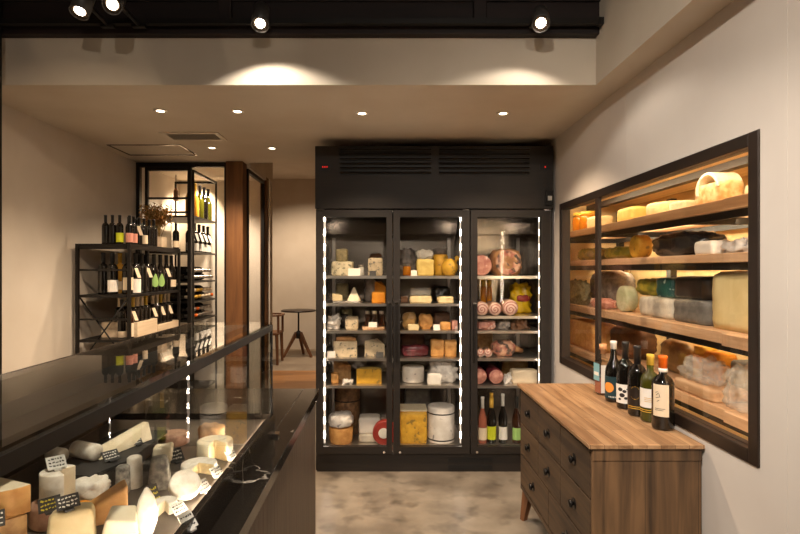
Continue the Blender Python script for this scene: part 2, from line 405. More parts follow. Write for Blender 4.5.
for q in ((-3.0, 1.62, 0, 3.0), (3.47, 4.3, 0, 3.0), (1.62, 3.47, 0, .745), (1.62, 3.47, 1.78, 3.0)):
    w.box(XR + .012, XR + .05, *q)
struct(w.build('wall_right', 'plaster_right'))
sbox('wall_back', 'plaster', -.44, 2.2, 4.3, 4.42, 0, 3.0)
sbox('wall_rear', 'plaster', -2.15, 2.2, -3.2, -3.1, 0, 3.0)
sbox('wall_far', 'plaster', -2.7, 2.2, 9.1, 9.22, 0, 3.0)
sbox('wall_far_left', 'plaster', -2.75, -2.65, 5.35, 9.1, 0, 3.0)
sbox('wall_far_right', 'plaster', 1.2, 1.3, 4.42, 9.1, 0, 3.0)
sbox('wall_glass_room', 'plaster', XL, -1.13, 5.25, 5.35, 0, HC)
w = MB().box(XL, XR, FY, 4.38, HC, 2.453).box(XL, -1.126, 4.38, 5.35, HC, 2.453)
struct(w.build('ceiling', 'ceil'))
sbox('ceiling', 'darkwood', XL - .1, XR + .1, -3.1, 2.6, 2.95, 3.05)
sbox('ceiling', 'plaster', -2.7, 1.3, 4.38, 9.2, 2.9, 3.0)
sbox('trim_1', 'ceil', 1.003, XR, -3.1, FY, HC, 2.95)                  # bulkhead along the right wall
w = MB().box(XL, 1.003, 2.49, 2.62, 2.453, 2.95).box(XL, 1.003, 2.475, 2.49, 2.60, 2.64)
for x in (-.74, .44): w.box(x - .03, x + .03, 2.46, 2.49, 2.49, 2.95)
struct(w.build('trim_2', 'darkwood', bevel=.004))                       # dark beam above the fascia
for i, y in enumerate((-2.2, -1.2, -.2, .8)): sbox('trim_%d' % (3 + i), 'darkwood', XL, 1.003, y, y + .12, 2.75, 2.95)
sbox('trim_7', 'black', -1.825, -1.768, 2.40, 2.46, 0, 2.95)         # dark post at the left edge
sbox('baseboard_right', 'plaster_right', XR - .012, XR, -3.0, 3.5, 0, .07)

# wooden post and glass partition of the wine room
sbox('trim_8', 'postwood', px(227, PY), px(243.5, PY), PY - .03, PY + .1, 0, HC)
sbox('trim_9', 'postwood', -1.185, -1.125, 5.06, 5.16, 0, HC)
win1 = sempty('window_1', (-1.64, PY, 0))
m = MB(); xa, xb = XL + .002, px(226.5, PY)
T = .018
m.box(xa, xa + .03, PY, PY + .04, 0, HC - .005).box(xb - T, xb, PY, PY + .04, 0, HC - .005)
m.box(xa + .03, xb - T, PY, PY + .04, HC - .04, HC - .005).box(xa + .03, xb - T, PY, PY + .04, 0, .05)
xm = px(189, PY); m.box(xm - .014, xm + .014, PY, PY + .04, .05, HC - .04)
struct(m.build('window_frame', 'black', win1, world=True))
m = MB(); xi = px(146, PY)
m.box(xi - .012, xi + .012, PY + .005, PY + .035, .05, HC - .04)
for yy in (198, 212): m.box(xi + .012, xm - .014, PY + .008, PY + .032, pz(yy, PY) - .008, pz(yy, PY) + .008)
m.box(xi + .012, xm - .014, PY + .005, PY + .035, HC - .07, HC - .04)
struct(m.build('window_bar', 'black', win1, world=True))
struct(MB().box(xa + .03, xm - .014, PY + .018, PY + .022, .05, HC - .04).box(xm + .014, xb - T, PY + .018, PY + .022, .05, HC - .04).build('pane', 'pane', win1, world=True))
win2 = sempty('window_2', (-1.155, 4.75, 0)); xs = -1.155
m = MB().box(xs - .015, xs + .015, 4.45, 5.05, 2.165, 2.195).box(xs - .015, xs + .015, 4.45, 5.05, 0, .04)
m.box(xs - .015, xs + .015, 5.02, 5.05, .04, 2.165).box(xs - .015, xs + .015, 4.45, 4.475, .04, 2.165)
struct(m.build('window_frame', 'black', win2, world=True))
struct(MB().box(xs - .003, xs + .003, 4.475, 5.02, .04, 2.165).build('pane', 'pane', win2, world=True))
sbox('wall_above_glass', 'plaster', xs - .03, xs + .03, 4.45, 5.05, 2.2, HC)

# cellar window and the room behind it
win3 = sempty('window_3', (XR, 2.545, .745))
y0, y1, z0, z1 = 1.622, 3.468, .747, 1.778; fw = .045; xf0, xf1 = XR - .006, XR + .05
m = MB().box(xf0, xf1, y0, y0 + fw, z0, z1).box(xf0, xf1, y1 - fw, y1, z0, z1)
m.box(xf0, xf1, y0 + fw, y1 - fw, z0, z0 + fw).box(xf0, xf1, y0 + fw, y1 - fw, z1 - .042, z1)
struct(m.build('window_frame', 'frame', win3, world=True, bevel=.003))
ym = 2.86
struct(MB().box(xf0 + .001, XR + .013, ym - .02, ym + .02, z0 + fw, z1 - .042).build('window_mullion', 'frame', win3, world=True))
struct(MB().box(XR + .014, XR + .02, y0 + fw, ym - .0005, z0 + fw, z1 - .042).box(XR + .014, XR + .02, ym + .0005, y1 - fw, z0 + fw, z1 - .042)
       .build('pane', 'pane2', win3, world=True))
CX = 1.92
sbox('wall_cellar_back', 'cellarwall', CX, CX + .1, 1.1, 4.28, .3, 2.0)
sbox('wall_cellar_near', 'cellarwall', XR + .05, CX, 1.1, 1.2, .3, 2.0)
sbox('wall_cellar_far', 'cellarwall', XR + .05, CX, 4.18, 4.28, .3, 2.0)
sbox('ceiling', 'cellarceil', XR + .05, CX, 1.2, 4.18, 1.85, 2.0)
sbox('floor', 'cellarwall', XR + .05, CX, 1.2, 4.18, .3, .6)
sbox('trim_10', 'frame', 1.58, 1.63, 1.2, 4.18, 1.815, 1.85)

# ------------------------------------------------------------------ ceiling fittings
def downlight(x, y, label):
    Y = F * (HC - EYE) / (VY - y); X = px(x, Y)
    t = thing('downlight', label, 'ceiling light', (X, Y, HC), group='recessed downlights in the beige ceiling')
    MB().lathe([(.022, 0), (.036, 0), (.036, -.004), (.022, -.004), (.022, 0)], 24, caps=False).build('trim_ring', 'white', t)
    MB().cyl((0, 0, -.0035), .022, .003).build('lens', 'lamp', t)
    return X, Y
DL = [downlight(160.5, 110.5, 'recessed downlight in the left of the nearer row, before the air vent'),
      downlight(237.5, 111, 'recessed downlight in the nearer row, second from the left wall'),
      downlight(362, 113, 'recessed downlight in front of the left and middle fridge doors'),
      downlight(503, 113, 'recessed downlight in front of the right-hand fridge door'),
      downlight(212, 147.5, 'small recessed downlight just behind the air vent'),
      downlight(272, 148, 'recessed downlight near the wooden post, far row on the right')]
Yv = F * (HC - EYE) / (VY - 136); xv = px(194, Yv)
t = thing('air_vent', 'rectangular ceiling air vent with dark slats', 'vent', (xv, Yv, HC))
m = MB(); a, b = .19, .10
m.box(-a, a, -b, -b + .02, -.008, 0).box(-a, a, b - .02, b, -.008, 0).box(-a, -a + .03, -b + .02, b - .02, -.008, 0).box(a - .03, a, -b + .02, b - .02, -.008, 0)
m.build('frame', 'tan_metal', t)
MB().box(-a + .03, a - .03, -b + .02, b - .02, -.002, 0).build('duct', 'caseback', t)
m = MB()
for k in range(6): m.obox((0, -.065 + k * .026, -.005), (2 * a - .06, .012, .002), (.5, 0, 0))
m.build('slat', 'tan_metal', t)
Yh = F * (HC - EYE) / (VY - 150); xh = px(154, Yh)
m = MB(); a, b = .26, .17
for q in ((-a, a, -b, -b + .012), (-a, a, b - .012, b), (-a, -a + .012, -b + .012, b - .012), (a - .012, a, -b + .012, b - .012)): m.box(*q, -.004, 0)
struct(m.build('trim_11', 'caseback', loc=(xh, Yh, HC)))    # outline of the ceiling hatch

# track with spotlights under the dark beam
t = thing('light_track', 'black lighting track running along the dark beam', 'light track', (-.4, 2.45, 2.49))
MB().box(-1.4, 1.38, -.013, .017, -.012, .012).build('rail', 'black', t)
MB().box(1.38, 1.40, -.017, .02, -.016, .016).build('end_cap', 'black', t)
def spotlight(x, y, Y, aim, label, hot):
    P = Vector((px(x, Y), Y, pz(y, Y))); d = (Vector(aim) - P).normalized()
    t = thing('track_spotlight', label, 'spotlight', P, group='track spotlights')
    R = d.to_track_quat('Z', 'Y').to_matrix()
    MB().lathe([(.0, -.13), (.03, -.13), (.036, -.12), (.04, 0), (.036, 0), (.033, -.014), (0, -.014)], 24, rot=R).build('can', 'charcoal', t)
    MB().lathe([(0, -.008), (.021, -.008), (.021, -.013)], 24, rot=R).build('lens', 'lamp_hot' if hot else 'lamp', t)
    MB().lathe([(.0215, -.0125), (.0355, -.002), (.0358, -.004), (.0215, -.0135), (.0215, -.0125)], 24, rot=R, caps=False).build('reflector', 'caseback', t)
    up = Vector((0, 2.452 - Y, 2.4765 - P.z)); mid = R @ Vector((0, 0, -.07))
    MB().bar(mid, (mid.x, up.y, up.z), .009).box(mid.x - .03, mid.x + .03, up.y - .012, up.y + .012, up.z - .012, up.z).build('arm', 'black', t)
    return P, d
spotlight(79, 13, 2.23, (-1.5, 1.2, 0), 'black track spotlight at far left, turned down to the left', True)
spotlight(112, 5, 2.18, (-.6, .3, .9), 'black track spotlight second from left, facing the camera', True)
spotlight(260, 25, 2.36, (-.45, 1.5, 1.0), 'black track spotlight above the counter, third from the left', True)
spotlight(541, 24, 2.34, (.35, 1.0, 1.0), 'small track spotlight at the right end of the track', True)

# ------------------------------------------------------------------ fridge
FR = thing('display_fridge', 'tall black three-door glass display fridge against the back wall', 'fridge', (.33, 3.9, 0))
def fp(name, mat, mb, parent=FR, **k): return mb.build(name, mat, parent, world=True, **k)
FX0, FX1 = -.466, 1.119; FYF = 3.55
m = MB().box(FX0, FX0 + .02, 3.595, 4.25, 0, 1.756).box(FX1 - .02, FX1, 3.595, 4.25, 0, 1.756)
m.box(FX0 + .02, FX1 - .02, 4.20, 4.25, .0, 1.756)
m.box(FX0 + .02, FX1 - .02, 3.60, 4.20, .0, .115)
fp('body', 'laminate', m)
m = MB().box(FX0 + .02, .55, 4.19, 4.20, .135, 1.74).box(.582, FX1 - .02, 4.19, 4.20, .135, 1.74)
m.box(FX0 + .02, FX0 + .028, 3.63, 4.19, .135, 1.74).box(FX1 - .028, FX1 - .02, 3.63, 4.19, .135, 1.74)
m.box(.55, .582, 3.60, 4.20, .135, 1.74).box(FX0 + .02, FX1 - .02, 3.60, 4.20, 1.74, 1.755)
fp('liner', 'liner', m)
m = MB().box(FX0 + .02, .55, 3.60, 4.19, .115, .135).box(.582, FX1 - .02, 3.60, 4.19, .115, .135)
fp('compartment_floor', 'steel', m)
m = MB().box(FX0, FX1, 3.55, 4.25, 1.758, 2.176)
fp('top_housing', 'laminate', m, bevel=.003)
for k, (xa, xb) in enumerate(((340, 431), (439, 529))):
    X0, X1 = px(xa, 3.55), px(xb, 3.55); Z1, Z0 = pz(148, 3.55), pz(175, 3.55)
    g = fp('grille', 'grille', MB().box(X0, X1, 3.546, 3.5495, Z0, Z1)); m = MB()
    for q in range(6): m.obox(((X0 + X1) / 2, 3.538, Z0 + (q + .5) * (Z1 - Z0) / 6), (X1 - X0, .02, .004), (.6, 0, 0))
    fp('slat', 'laminate', m, g)
for x in (325, 545):
    X = px(x, 3.55); Z = pz(167, 3.55)
    d = fp('control_display', 'grille', MB().box(X - .035, X + .035, 3.546, 3.5495, Z - .02, Z + .02))
    m = MB()
    for q in ((-.014, 0, .014) if x == 325 else (0,)): m.box(X + q - .003, X + q + .003, 3.5445, 3.546, Z - .005, Z + .005)
    fp('digits', 'red_led', m, d)
X = px(549, 3.55); Z = pz(198, 3.55)
d = fp('thermometer', 'black', MB().box(X - .025, X + .025, 3.535, 3.5495, Z - .05, Z + .05), bevel=.003)
fp('screen', 'acrylic', MB().box(X - .012, X + .014, 3.533, 3.535, Z - .018, Z + .012), d)
m = MB().box(FX0 + .01, FX1 - .01, 3.57, 3.60, 0, .118)
pl = fp('plinth', 'laminate', m)
m = MB()
for q in (460, 467): m.box(px(448, 3.57), px(492, 3.57), 3.566, 3.5695, pz(q, 3.57) - .014, pz(q, 3.57) + .014)
fp('vent_slot', 'grille', m, pl)
DOORS = [(317, 392.2, 323, 386.5), (393.4, 469.6, 400, 462), (470.8, 551, 477.5, 541)]
ZD0, ZD1, ZG0, ZG1 = .125, 1.75, pz(447, 3.55), pz(217, 3.55)
for k, (a, b, g0, g1) in enumerate(DOORS):
    A, B, G0, G1 = [px(q, 3.55) for q in (a, b, g0, g1)]
    m = MB().box(A, G0, 3.55, 3.59, ZD0, ZD1).box(G1, B, 3.55, 3.59, ZD0, ZD1).box(G0, G1, 3.55, 3.59, ZD0, ZG0).box(G0, G1, 3.55, 3.59, ZG1, ZD1)
    d = fp('door', 'laminate', m)
    fp('pane', 'pane', MB().box(G0, G1, 3.574, 3.578, ZG0, ZG1), d)
    hx = (G1 + B) / 2 if k == 0 else (A + G0) / 2
    m = MB().box(hx - .008, hx + .008, 3.53, 3.549, pz(362, 3.55), pz(304, 3.55))
    fp('handle', 'black', m, d, bevel=.003)
    fp('handle_cap', 'chrome', MB().box(hx - .011, hx + .011, 3.527, 3.5495, pz(304, 3.55), pz(302.6, 3.55)), d)
    fp('lock', 'chrome', MB().cyl((px((384, 400, 477)[k], 3.55), 3.542, pz(452, 3.55)), .008, .008, 'Y', 16), d)
    m = MB().box(px(b - 7, 3.55), px(b - 1, 3.55), 3.545, 3.5495, ZD1 - .004, ZD1 + .004) if k else MB().box(A + .002, A + .05, 3.545, 3.5495, ZD1 - .004, ZD1 + .004)
    fp('hinge', 'chrome', m, d)
SZ1 = [1.309, 1.120, .9345, .746, .560]; SZ2 = [1.309, 1.035, .9345, .746, .560]
for zs, a, b in ((SZ1, FX0 + .03, .548), (SZ2, .584, FX1 - .03)):
    for z in zs:
        m = MB().box(a, b, 3.652, 4.15, z - .006, z).box(a, b, 3.64, 3.652, z - .018, z)
        fp('shelf', 'steel', m)
m = MB()
for x in (-.40, .05, .50, .63, 1.04): m.box(x - .012, x + .012, 4.165, 4.185, .14, 1.60)
fp('shelf_upright', 'steel', m)
m = MB().box(FX0 + .03, .54, 4.0, 4.18, 1.62, 1.70).box(.60, FX1 - .03, 4.0, 4.18, 1.62, 1.70)
fp('evaporator_cover', 'liner', m)
for x in (px(324.4, 3.62), px(461.0, 3.62), px(539.8, 3.62)):
    m = MB().box(x - .008, x + .008, 3.615, 3.627, .175, 1.70)
    for q in range(16): m.box(x - .007, x + .007, 3.610, 3.615, .215 + q * .098, .25 + q * .098, 1)
    fp('led_strip', ['ledbar', 'led'], m)

def fz(level, right): return .135 if level == 5 else (SZ2 if right else SZ1)[level]
LV = ['top shelf', 'second shelf', 'third shelf', 'fourth shelf', 'lowest shelf', 'fridge floor']
DN = ['left fridge door', 'middle fridge door', 'right fridge door']
def fi(door, level, kind, x0, x1, yt, yb, mat, name, cat, look, Yf=3.70, d=None, z=None, where=None, group=None, **k):
    """an item of the fridge: seen between x0..x1 and yt..yb, its front at depth Yf, standing on the shelf"""
    s = Yf / F; w = (x1 - x0) * s; h = (yb - yt) * s; z = (fz(level, door == 2) if z is None else z) + .0008
    zl = (SZ2 if door == 2 else SZ1); up = 1.60 if level == 0 else (zl[4] if level == 5 else zl[level - 1]); h = min(h, up - .022 - z)
    X = px((x0 + x1) / 2, Yf); d = d or max(.05, min(w, .24))
    label = look + ', ' + (where or ('%s, %s' % (LV[level], DN[door])))
    c = (X, Yf + d / 2, z); mats = mat if isinstance(mat, (list, tuple)) else [mat]
    if kind == 'block': o = lump(w, d, h, 9, .004, x0).build(name, mats, loc=c)
    elif kind == 'soft': o = lump(w, d, h, 3.4, .012, x0, cuts=9).build(name, mats, loc=c)
    elif kind == 'bag': o = lump(w, d, h, 4.2, .03, x0, cuts=9, taper=.15).build(name, mats, loc=c)
    elif kind == 'wheel': d = w; c = (X, Yf + w / 2, z); o = wheel(w / 2, h).build(name, mats, loc=c)
    elif kind == 'half':                                     # half wheel, cut face to the front
        c = (X, Yf, z); o = sector(w / 2, h, 0, PI).build(name, mats, loc=c)
    elif kind == 'wedge':                                    # slice lying, rind behind, tip to the front, top sloping
        m = MB().add([(-w / 2, 0, 0), (w / 2, d * .25, 0), (w * .1, d, 0), (-w / 2, 0, h), (w / 2, d * .25, h * .72), (w * .1, d, h)],
                     [(0, 2, 1), (3, 4, 5), (0, 1, 4, 3), (1, 2, 5, 4), (2, 0, 3, 5)]); c = (X, Yf, z); o = m.build(name, mats, loc=c, bevel=.004)
    elif kind == 'pyr':
        m = MB().add([(-w / 2, -d / 2, 0), (w / 2, -d / 2, 0), (w / 2, d / 2, 0), (-w / 2, d / 2, 0), (-w * .07, 0, h), (w * .07, 0, h), (0, d * .1, h)],
                     [(3, 2, 1, 0), (0, 1, 5, 4), (1, 2, 6, 5), (2, 3, 6), (3, 0, 4, 6), (4, 5, 6)]); o = m.build(name, mats, loc=c, bevel=.004)
    elif kind == 'disc':                                     # wheel standing on edge, face to the front
        d = k.get('t', .06); r = h / 2; c = (X, Yf, z)
        o = wheel(r, d, .01, c=(0, 0, r), axis='Y').build(name, mats, loc=c)
    elif kind == 'roll':                                     # sausage lying front to back
        d = d or .2; r = h / 2; c = (X, Yf, z)
        m = MB().lathe([(r * .5, 0.002), (r * .93, 0), (r, .008), (r, d * .93), (r * .6, d)], 20, (0, 0, r), 'Y', 0)
        m.lathe([(0, -.001), (r * .92, -.001), (r * .92, .002)], 20, (0, 0, r), 'Y', 1); o = m.build(name, mats, loc=c)
    elif kind == 'pear':
        r = w * .46
        m = MB().lathe([(0, 0), (r * .6, .003), (r, r * .8), (r * .92, r * 1.3), (r * .6, r * 1.75), (r * .25, r * 1.98), (0, r * 2)], 24, (-w * .05, 0, 0), smooth=True)
        m.lathe([(r * .2, 0), (r * .17, r * .25), (r * .32, r * .45), (r * .26, r * .7), (0, r * .75)], 14, (r * .55, 0, r * 1.6), rot=Matrix.Rotation(.5, 3, 'Y')); o = m.build(name, mats, loc=c)
    elif kind == 'jar':
        r = w / 2; c = (X, Yf + r, z)
        o = thing(name, label, cat, c, group=group)
        MB().lathe([(0, 0), (r * .95, 0), (r, .006), (r, h * .72), (r * .8, h * .8), (0, h * .8)], 20).build('jar_body', mats, o)
        MB().lathe([(0, h * .8), (r * .86, h * .8), (r * .86, h), (0, h)], 20).build('lid', k.get('lid', 'steel'), o); return o
    elif kind == 'card':
        c = (X, Yf, z); o = MB().add([(-w / 2, 0, 0), (w / 2, 0, 0), (w / 2, .02, h), (-w / 2, .02, h), (-w / 2, .028, 0), (w / 2, .028, 0)],
                                     [(0, 1, 2, 3), (3, 2, 5, 4), (0, 3, 4), (1, 5, 2), (0, 4, 5, 1)]).build(name, mats, loc=c)
    elif kind == 'tub':
        r = w / 2; c = (X, Yf + r, z); o = thing(name, label, cat, c, group=group)
        MB().lathe([(0, 0), (r * .88, 0), (r * .95, h * .1), (r, h * .5), (r * .98, h * .52)], 26).build('tub_body', k.get('body', 'tan_orange'), o)
        lump(w * 1.02, w * 1.02, h * .5, 2.6, .012, x0, 9, c=(0, 0, h * .5), flat=False).build('wrap', mats, o); return o
    elif kind == 'drum':
        r = w / 2; c = (X, Yf + r, z); o = thing(name, label, cat, c, group=group)
        wheel(r * .985, h, .012).build('cheese_round', mats, o)
        for zz in k.get('bands', (.82,)): MB().lathe([(r * .988, h * zz), (r, h * zz), (r, h * zz + .008), (r * .988, h * zz + .008)], 28).build('band', 'ink', o)
        return o
    tag(o, label, cat, group); return o
def on(level, right, extra): return fz(level, right) + extra
sc = 3.70 / F
# left door
fi(0, 0, 'block', 331, 353, 261, 275.5, 'speckled', 'cheese_block', 'cheese', 'wide pale speckled cheese block with a smaller block on top', d=.12)
fi(0, 0, 'block', 335.5, 347.5, 248, 260.5, 'olive_ch', 'cheese_block', 'cheese', 'greyish olive cheese block stacked', Yf=3.72, d=.075, z=1.309 + 14.5 * sc, where='on the pale block, top shelf, left fridge door')
fi(0, 0, 'card', 348, 360, 268, 275.5, 'white', 'price_card', 'card', 'white price card before the speckled block', Yf=3.67)
fi(0, 0, 'jar', 358, 364, 264, 275, 'acrylic', 'glass_jar', 'jar', 'small clear glass jar', Yf=3.74)
fi(0, 0, 'block', 368, 382.5, 257.5, 275.5, 'blue_mark', 'cheese_block', 'cheese', 'tall pale blue-veined block', d=.1)
fi(0, 0, 'soft', 369, 382, 252, 274, 'brownpack', 'cheese_round', 'cheese', 'dark brown rounded cheese behind the tall pale block', Yf=3.86)
fi(0, 0, 'card', 369.5, 376, 271, 276, 'slate', 'price_card', 'card', 'small dark price card before the tall pale block', Yf=3.67)
t_ = fi(0, 1, 'block', 331, 362, 301.5, 303.6, 'steel', 'tray', 'tray', 'flat steel tray under small pale cheeses', Yf=3.68, d=.16)
fi(0, 1, 'wedge', 332, 342.5, 294, 301.5, 'creamy', 'cheese_wedge', 'cheese', 'cream wedge at the left end of the steel tray', Yf=3.70, z=1.12 + 2.1 * sc, d=.05)
fi(0, 1, 'pyr', 347, 360.5, 288, 301.5, 'ivory', 'cheese_pyramid', 'cheese', 'cream pyramid-shaped cheese on the steel tray', Yf=3.70, z=1.12 + 2.1 * sc, d=.08)
fi(0, 1, 'block', 336, 348, 285, 303, 'olive_ch', 'cheese_block', 'cheese', 'greenish cheese block behind the steel tray', Yf=3.88, d=.08)
fi(0, 1, 'soft', 364.5, 376, 277.5, 303, 'greywrap', 'wrapped_cheese', 'cheese', 'tall grey wrapped cheese', Yf=3.86, d=.08)
fi(0, 1, 'block', 371.5, 385, 292, 303, 'orange_ch', 'cheese_block', 'cheese', 'bright orange cheese block at the front', d=.1)
fi(0, 1, 'wedge', 374.5, 386, 282.5, 303, 'orange_ch', 'cheese_wedge', 'cheese', 'darker orange wedge behind the bright orange block', Yf=3.84, d=.09)
fi(0, 2, 'bag', 327.5, 339, 316, 330, 'whitewrap', 'paper_bundle', 'wrapped cheese', 'crumpled white wrapped bundle', d=.08)
fi(0, 2, 'jar', 339, 352, 303.5, 330, 'greenpale', 'glass_jar', 'jar', 'pale green jar at the back', Yf=3.9)
fi(0, 2, 'block', 340.5, 348, 311.5, 325, 'dark', 'small_box', 'box', 'small black box between the white bundle and beige block', Yf=3.83, d=.05)
fi(0, 2, 'block', 345, 358, 317.5, 330, 'blue_mark', 'cheese_block', 'cheese', 'beige cheese block with a blue mark', d=.1)
fi(0, 2, 'block', 362, 384.5, 327.6, 330.4, 'shelfwood', 'board', 'board', 'thin light board under the brown jars', Yf=3.67, d=.16)
for i, x in enumerate((364.5, 371.5, 378.5)):
    fi(0, 2, 'jar', x, x + 6, 312, 327.5, 'brown_glass', 'spice_jar', 'jar', ('left', 'middle', 'right')[i] + ' of three brown jars on the light board', Yf=3.72, z=.9345 + 2.8 * sc, lid='steel', group='brown jars on the light board')
fi(0, 2, 'card', 368.5, 377, 323, 328, 'white', 'price_card', 'card', 'white price card before the brown jars', Yf=3.675, z=.9345 + 2.8 * sc)
fi(0, 3, 'card', 327, 335, 350.5, 356.5, 'white', 'price_card', 'card', 'white price card at the left end', Yf=3.67)
fi(0, 3, 'half', 333.5, 357, 341.5, 357.3, ['rind_tan', 'blue_mark'], 'half_cheese_round', 'cheese', 'beige half wheel with its cut face forward', d=.1)
fi(0, 3, 'wedge', 336, 356, 337.5, 341.7, 'rind_tan', 'cheese_wedge', 'cheese', 'thin sloping wedge lying', Yf=3.71, z=.746 + 15.8 * sc, d=.07, where='on the beige half wheel, fourth shelf, left fridge door')
fi(0, 3, 'wedge', 364.5, 385, 341, 357.3, 'blue_mark', 'cheese_wedge', 'cheese', 'large beige blue-veined wedge', d=.14)
fi(0, 3, 'card', 376, 383.5, 350.5, 355.5, 'slate', 'price_card', 'card', 'dark price card before the beige wedge', Yf=3.67)
fi(0, 4, 'block', 331, 338.5, 374.5, 384.5, 'tan_orange', 'cheese_block', 'cheese', 'small upright tan block', d=.05)
fi(0, 4, 'wedge', 333.5, 351, 365, 384.5, 'rind_tan', 'cheese_wedge', 'cheese', 'tall tan wedge behind the small tan block', Yf=3.80, d=.12)
fi(0, 4, 'bag', 343, 353, 379.5, 384.5, 'whitewrap', 'paper_tag', 'tag', 'crumpled white paper tag', Yf=3.68, d=.03)
fi(0, 4, 'half', 356.5, 381.5, 370, 384.7, ['pale_yellow', 'yellow'], 'half_cheese_round', 'cheese', 'yellow half wheel with its cut face forward')
fi(0, 5, 'tub', 327.5, 352.5, 415, 445, 'whitewrap', 'cheese_tub', 'tub', 'tan basket-moulded cheese tub under white wrap', Yf=3.69)
fi(0, 5, 'drum', 333, 359.5, 392, 446, 'rind_brown', 'cheese_drum', 'cheese', 'tall stacked brown cheese drum behind the white-wrapped tub', Yf=3.89, bands=(.62,))
fi(0, 5, 'block', 358.5, 380, 421, 437, 'white', 'white_box', 'box', 'white box on a low white slab', Yf=3.76, d=.14, z=.135 + 8 * sc)
fi(0, 5, 'block', 358.5, 382, 437, 445, 'palebox', 'white_slab', 'box', 'low pale slab under the white box', Yf=3.75, d=.15)
o = fi(0, 5, 'disc', 373, 397, 420, 445, 'redlabel', 'red_cheese_round', 'cheese', 'red-waxed wheel on edge with a white centre label', Yf=3.68, t=.05)
o2 = wheel(.036, .004, .001, c=(-.01, -.004, .087), axis='Y').build('centre_label', 'white', o)
# middle door
fi(1, 0, 'bag', 399, 416, 249, 276, 'greywrap', 'wrapped_cheese', 'cheese', 'grey plastic-wrapped cheese at the left', Yf=3.85, d=.12)
fi(1, 0, 'jar', 403, 411, 264, 276, 'amber', 'honey_jar', 'jar', 'small amber honey jar', Yf=3.72)
fi(1, 0, 'card', 411, 417, 270.5, 276, 'white', 'price_card', 'card', 'white price card beside the honey jar', Yf=3.67)
o = fi(1, 0, 'block', 417, 434, 259, 275.8, 'pale_yellow', 'cheese_block', 'cheese', 'pale yellow block topped with plastic wrap', d=.1)
lump(.115, .1, .065, 3, .014, 3, 9, c=(0, 0, .115)).build('wrap', 'film2', o)
o = fi(1, 0, 'jar', 433, 449, 249, 275.8, 'yellow', 'cheese_jar', 'jar', 'dark yellow jar with a grey wrapped lid', Yf=3.80, lid='greywrap')
fi(1, 0, 'pear', 442, 461, 253, 275.5, 'yellow', 'pear_cheese', 'cheese', 'yellow pear-shaped cheese with a knobbed neck', Yf=3.67, d=.1)
fi(1, 1, 'block', 401, 408, 296.5, 303, 'brownpack', 'small_cheese', 'cheese', 'small brown cheese piece', d=.05)
o = fi(1, 1, 'block', 410, 432, 296, 303, 'creamy', 'cheese_slab', 'cheese', 'long cream slab under a clear plastic cover', d=.1)
lump(.15, .098, .055, 5, .004, 8, 7, c=(0, 0, .049)).build('cover', 'film', o)
fi(1, 1, 'block', 438, 454, 296.5, 303, 'creamy', 'cheese_slab', 'cheese', 'short cream slab at the right', d=.09)
fi(1, 1, 'soft', 433, 451, 288, 303, 'dark', 'wrapped_cheese', 'cheese', 'dark wrapped cheese behind the short cream slab', Yf=3.86)
fi(1, 2, 'soft', 403, 416.5, 313.5, 330, 'loaf', 'wrapped_round', 'cheese', 'brown round cheese in clear wrap, left of two', d=.09)
fi(1, 2, 'block', 408, 419, 324, 330, 'creamy', 'cheese_slab', 'cheese', 'small cream slab before the two brown rounds', Yf=3.66, d=.035)
fi(1, 2, 'soft', 419, 433, 315, 330, 'tan_orange', 'wrapped_round', 'cheese', 'tan round cheese in clear wrap, right of two', Yf=3.715, d=.09)
fi(1, 2, 'card', 433.5, 440, 324.5, 330, 'white', 'price_card', 'card', 'white price card right of the tan round', Yf=3.67)
fi(1, 2, 'block', 440.5, 451, 322.5, 330, 'tan_orange', 'cheese_slab', 'cheese', 'small tan slab right of the white card', d=.07)
fi(1, 2, 'block', 452, 458, 321, 330, 'pinkmeat', 'meat_pack', 'meat', 'small pink packet at the right end', d=.06)
fi(1, 2, 'block', 434, 450, 314.5, 330, 'brownpack', 'bread_loaf', 'bread', 'brown loaf behind the small tan slab', Yf=3.84, d=.09)
fi(1, 3, 'soft', 402, 429, 346.5, 357, 'purple', 'wrapped_meat', 'meat', 'purple-red wrapped packet', d=.12)
fi(1, 3, 'soft', 399, 426, 334.5, 357, 'brownpack', 'brown_cheese', 'cheese', 'dark brown wheel behind the purple packet', Yf=3.86, d=.16)
fi(1, 3, 'block', 431, 444.3, 340.5, 357, 'tan_orange', 'cheese_block', 'cheese', 'left of two upright orange-tan blocks', d=.09)
fi(1, 3, 'block', 444.8, 457, 341, 357, 'tan_orange', 'cheese_block', 'cheese', 'right of two upright orange-tan blocks', d=.09)
fi(1, 4, 'drum', 402.5, 425, 368.5, 384.5, 'drum_white', 'cheese_drum', 'cheese', 'low white drum cheese', bands=())
fi(1, 4, 'block', 427.5, 441.5, 373.5, 384.5, 'white', 'white_box', 'box', 'small white box before the white mound', Yf=3.66, d=.05)
fi(1, 4, 'bag', 429, 458.5, 361, 384.5, 'whitewrap', 'wrapped_mound', 'wrapped cheese', 'big crumpled white wrapped mound', Yf=3.72, d=.16)
o = fi(1, 5, 'block', 399.5, 427.5, 413, 446, 'yellow', 'cheese_block', 'cheese', 'large yellow block with a pale rind top', Yf=3.72, d=.19)
MB().box(-.097, .097, -.092, .092, .226, .234).build('rind_top', 'ivory', o)
fi(1, 5, 'drum', 428.5, 456.5, 408.5, 445, 'drum_white', 'cheese_drum', 'cheese', 'large white drum with a thin dark band near the top', Yf=3.70, bands=(.8, .08))
fi(1, 5, 'block', 405, 432, 399.5, 444, 'greybox', 'grey_box', 'box', 'grey box behind the yellow block', Yf=3.95, d=.14)
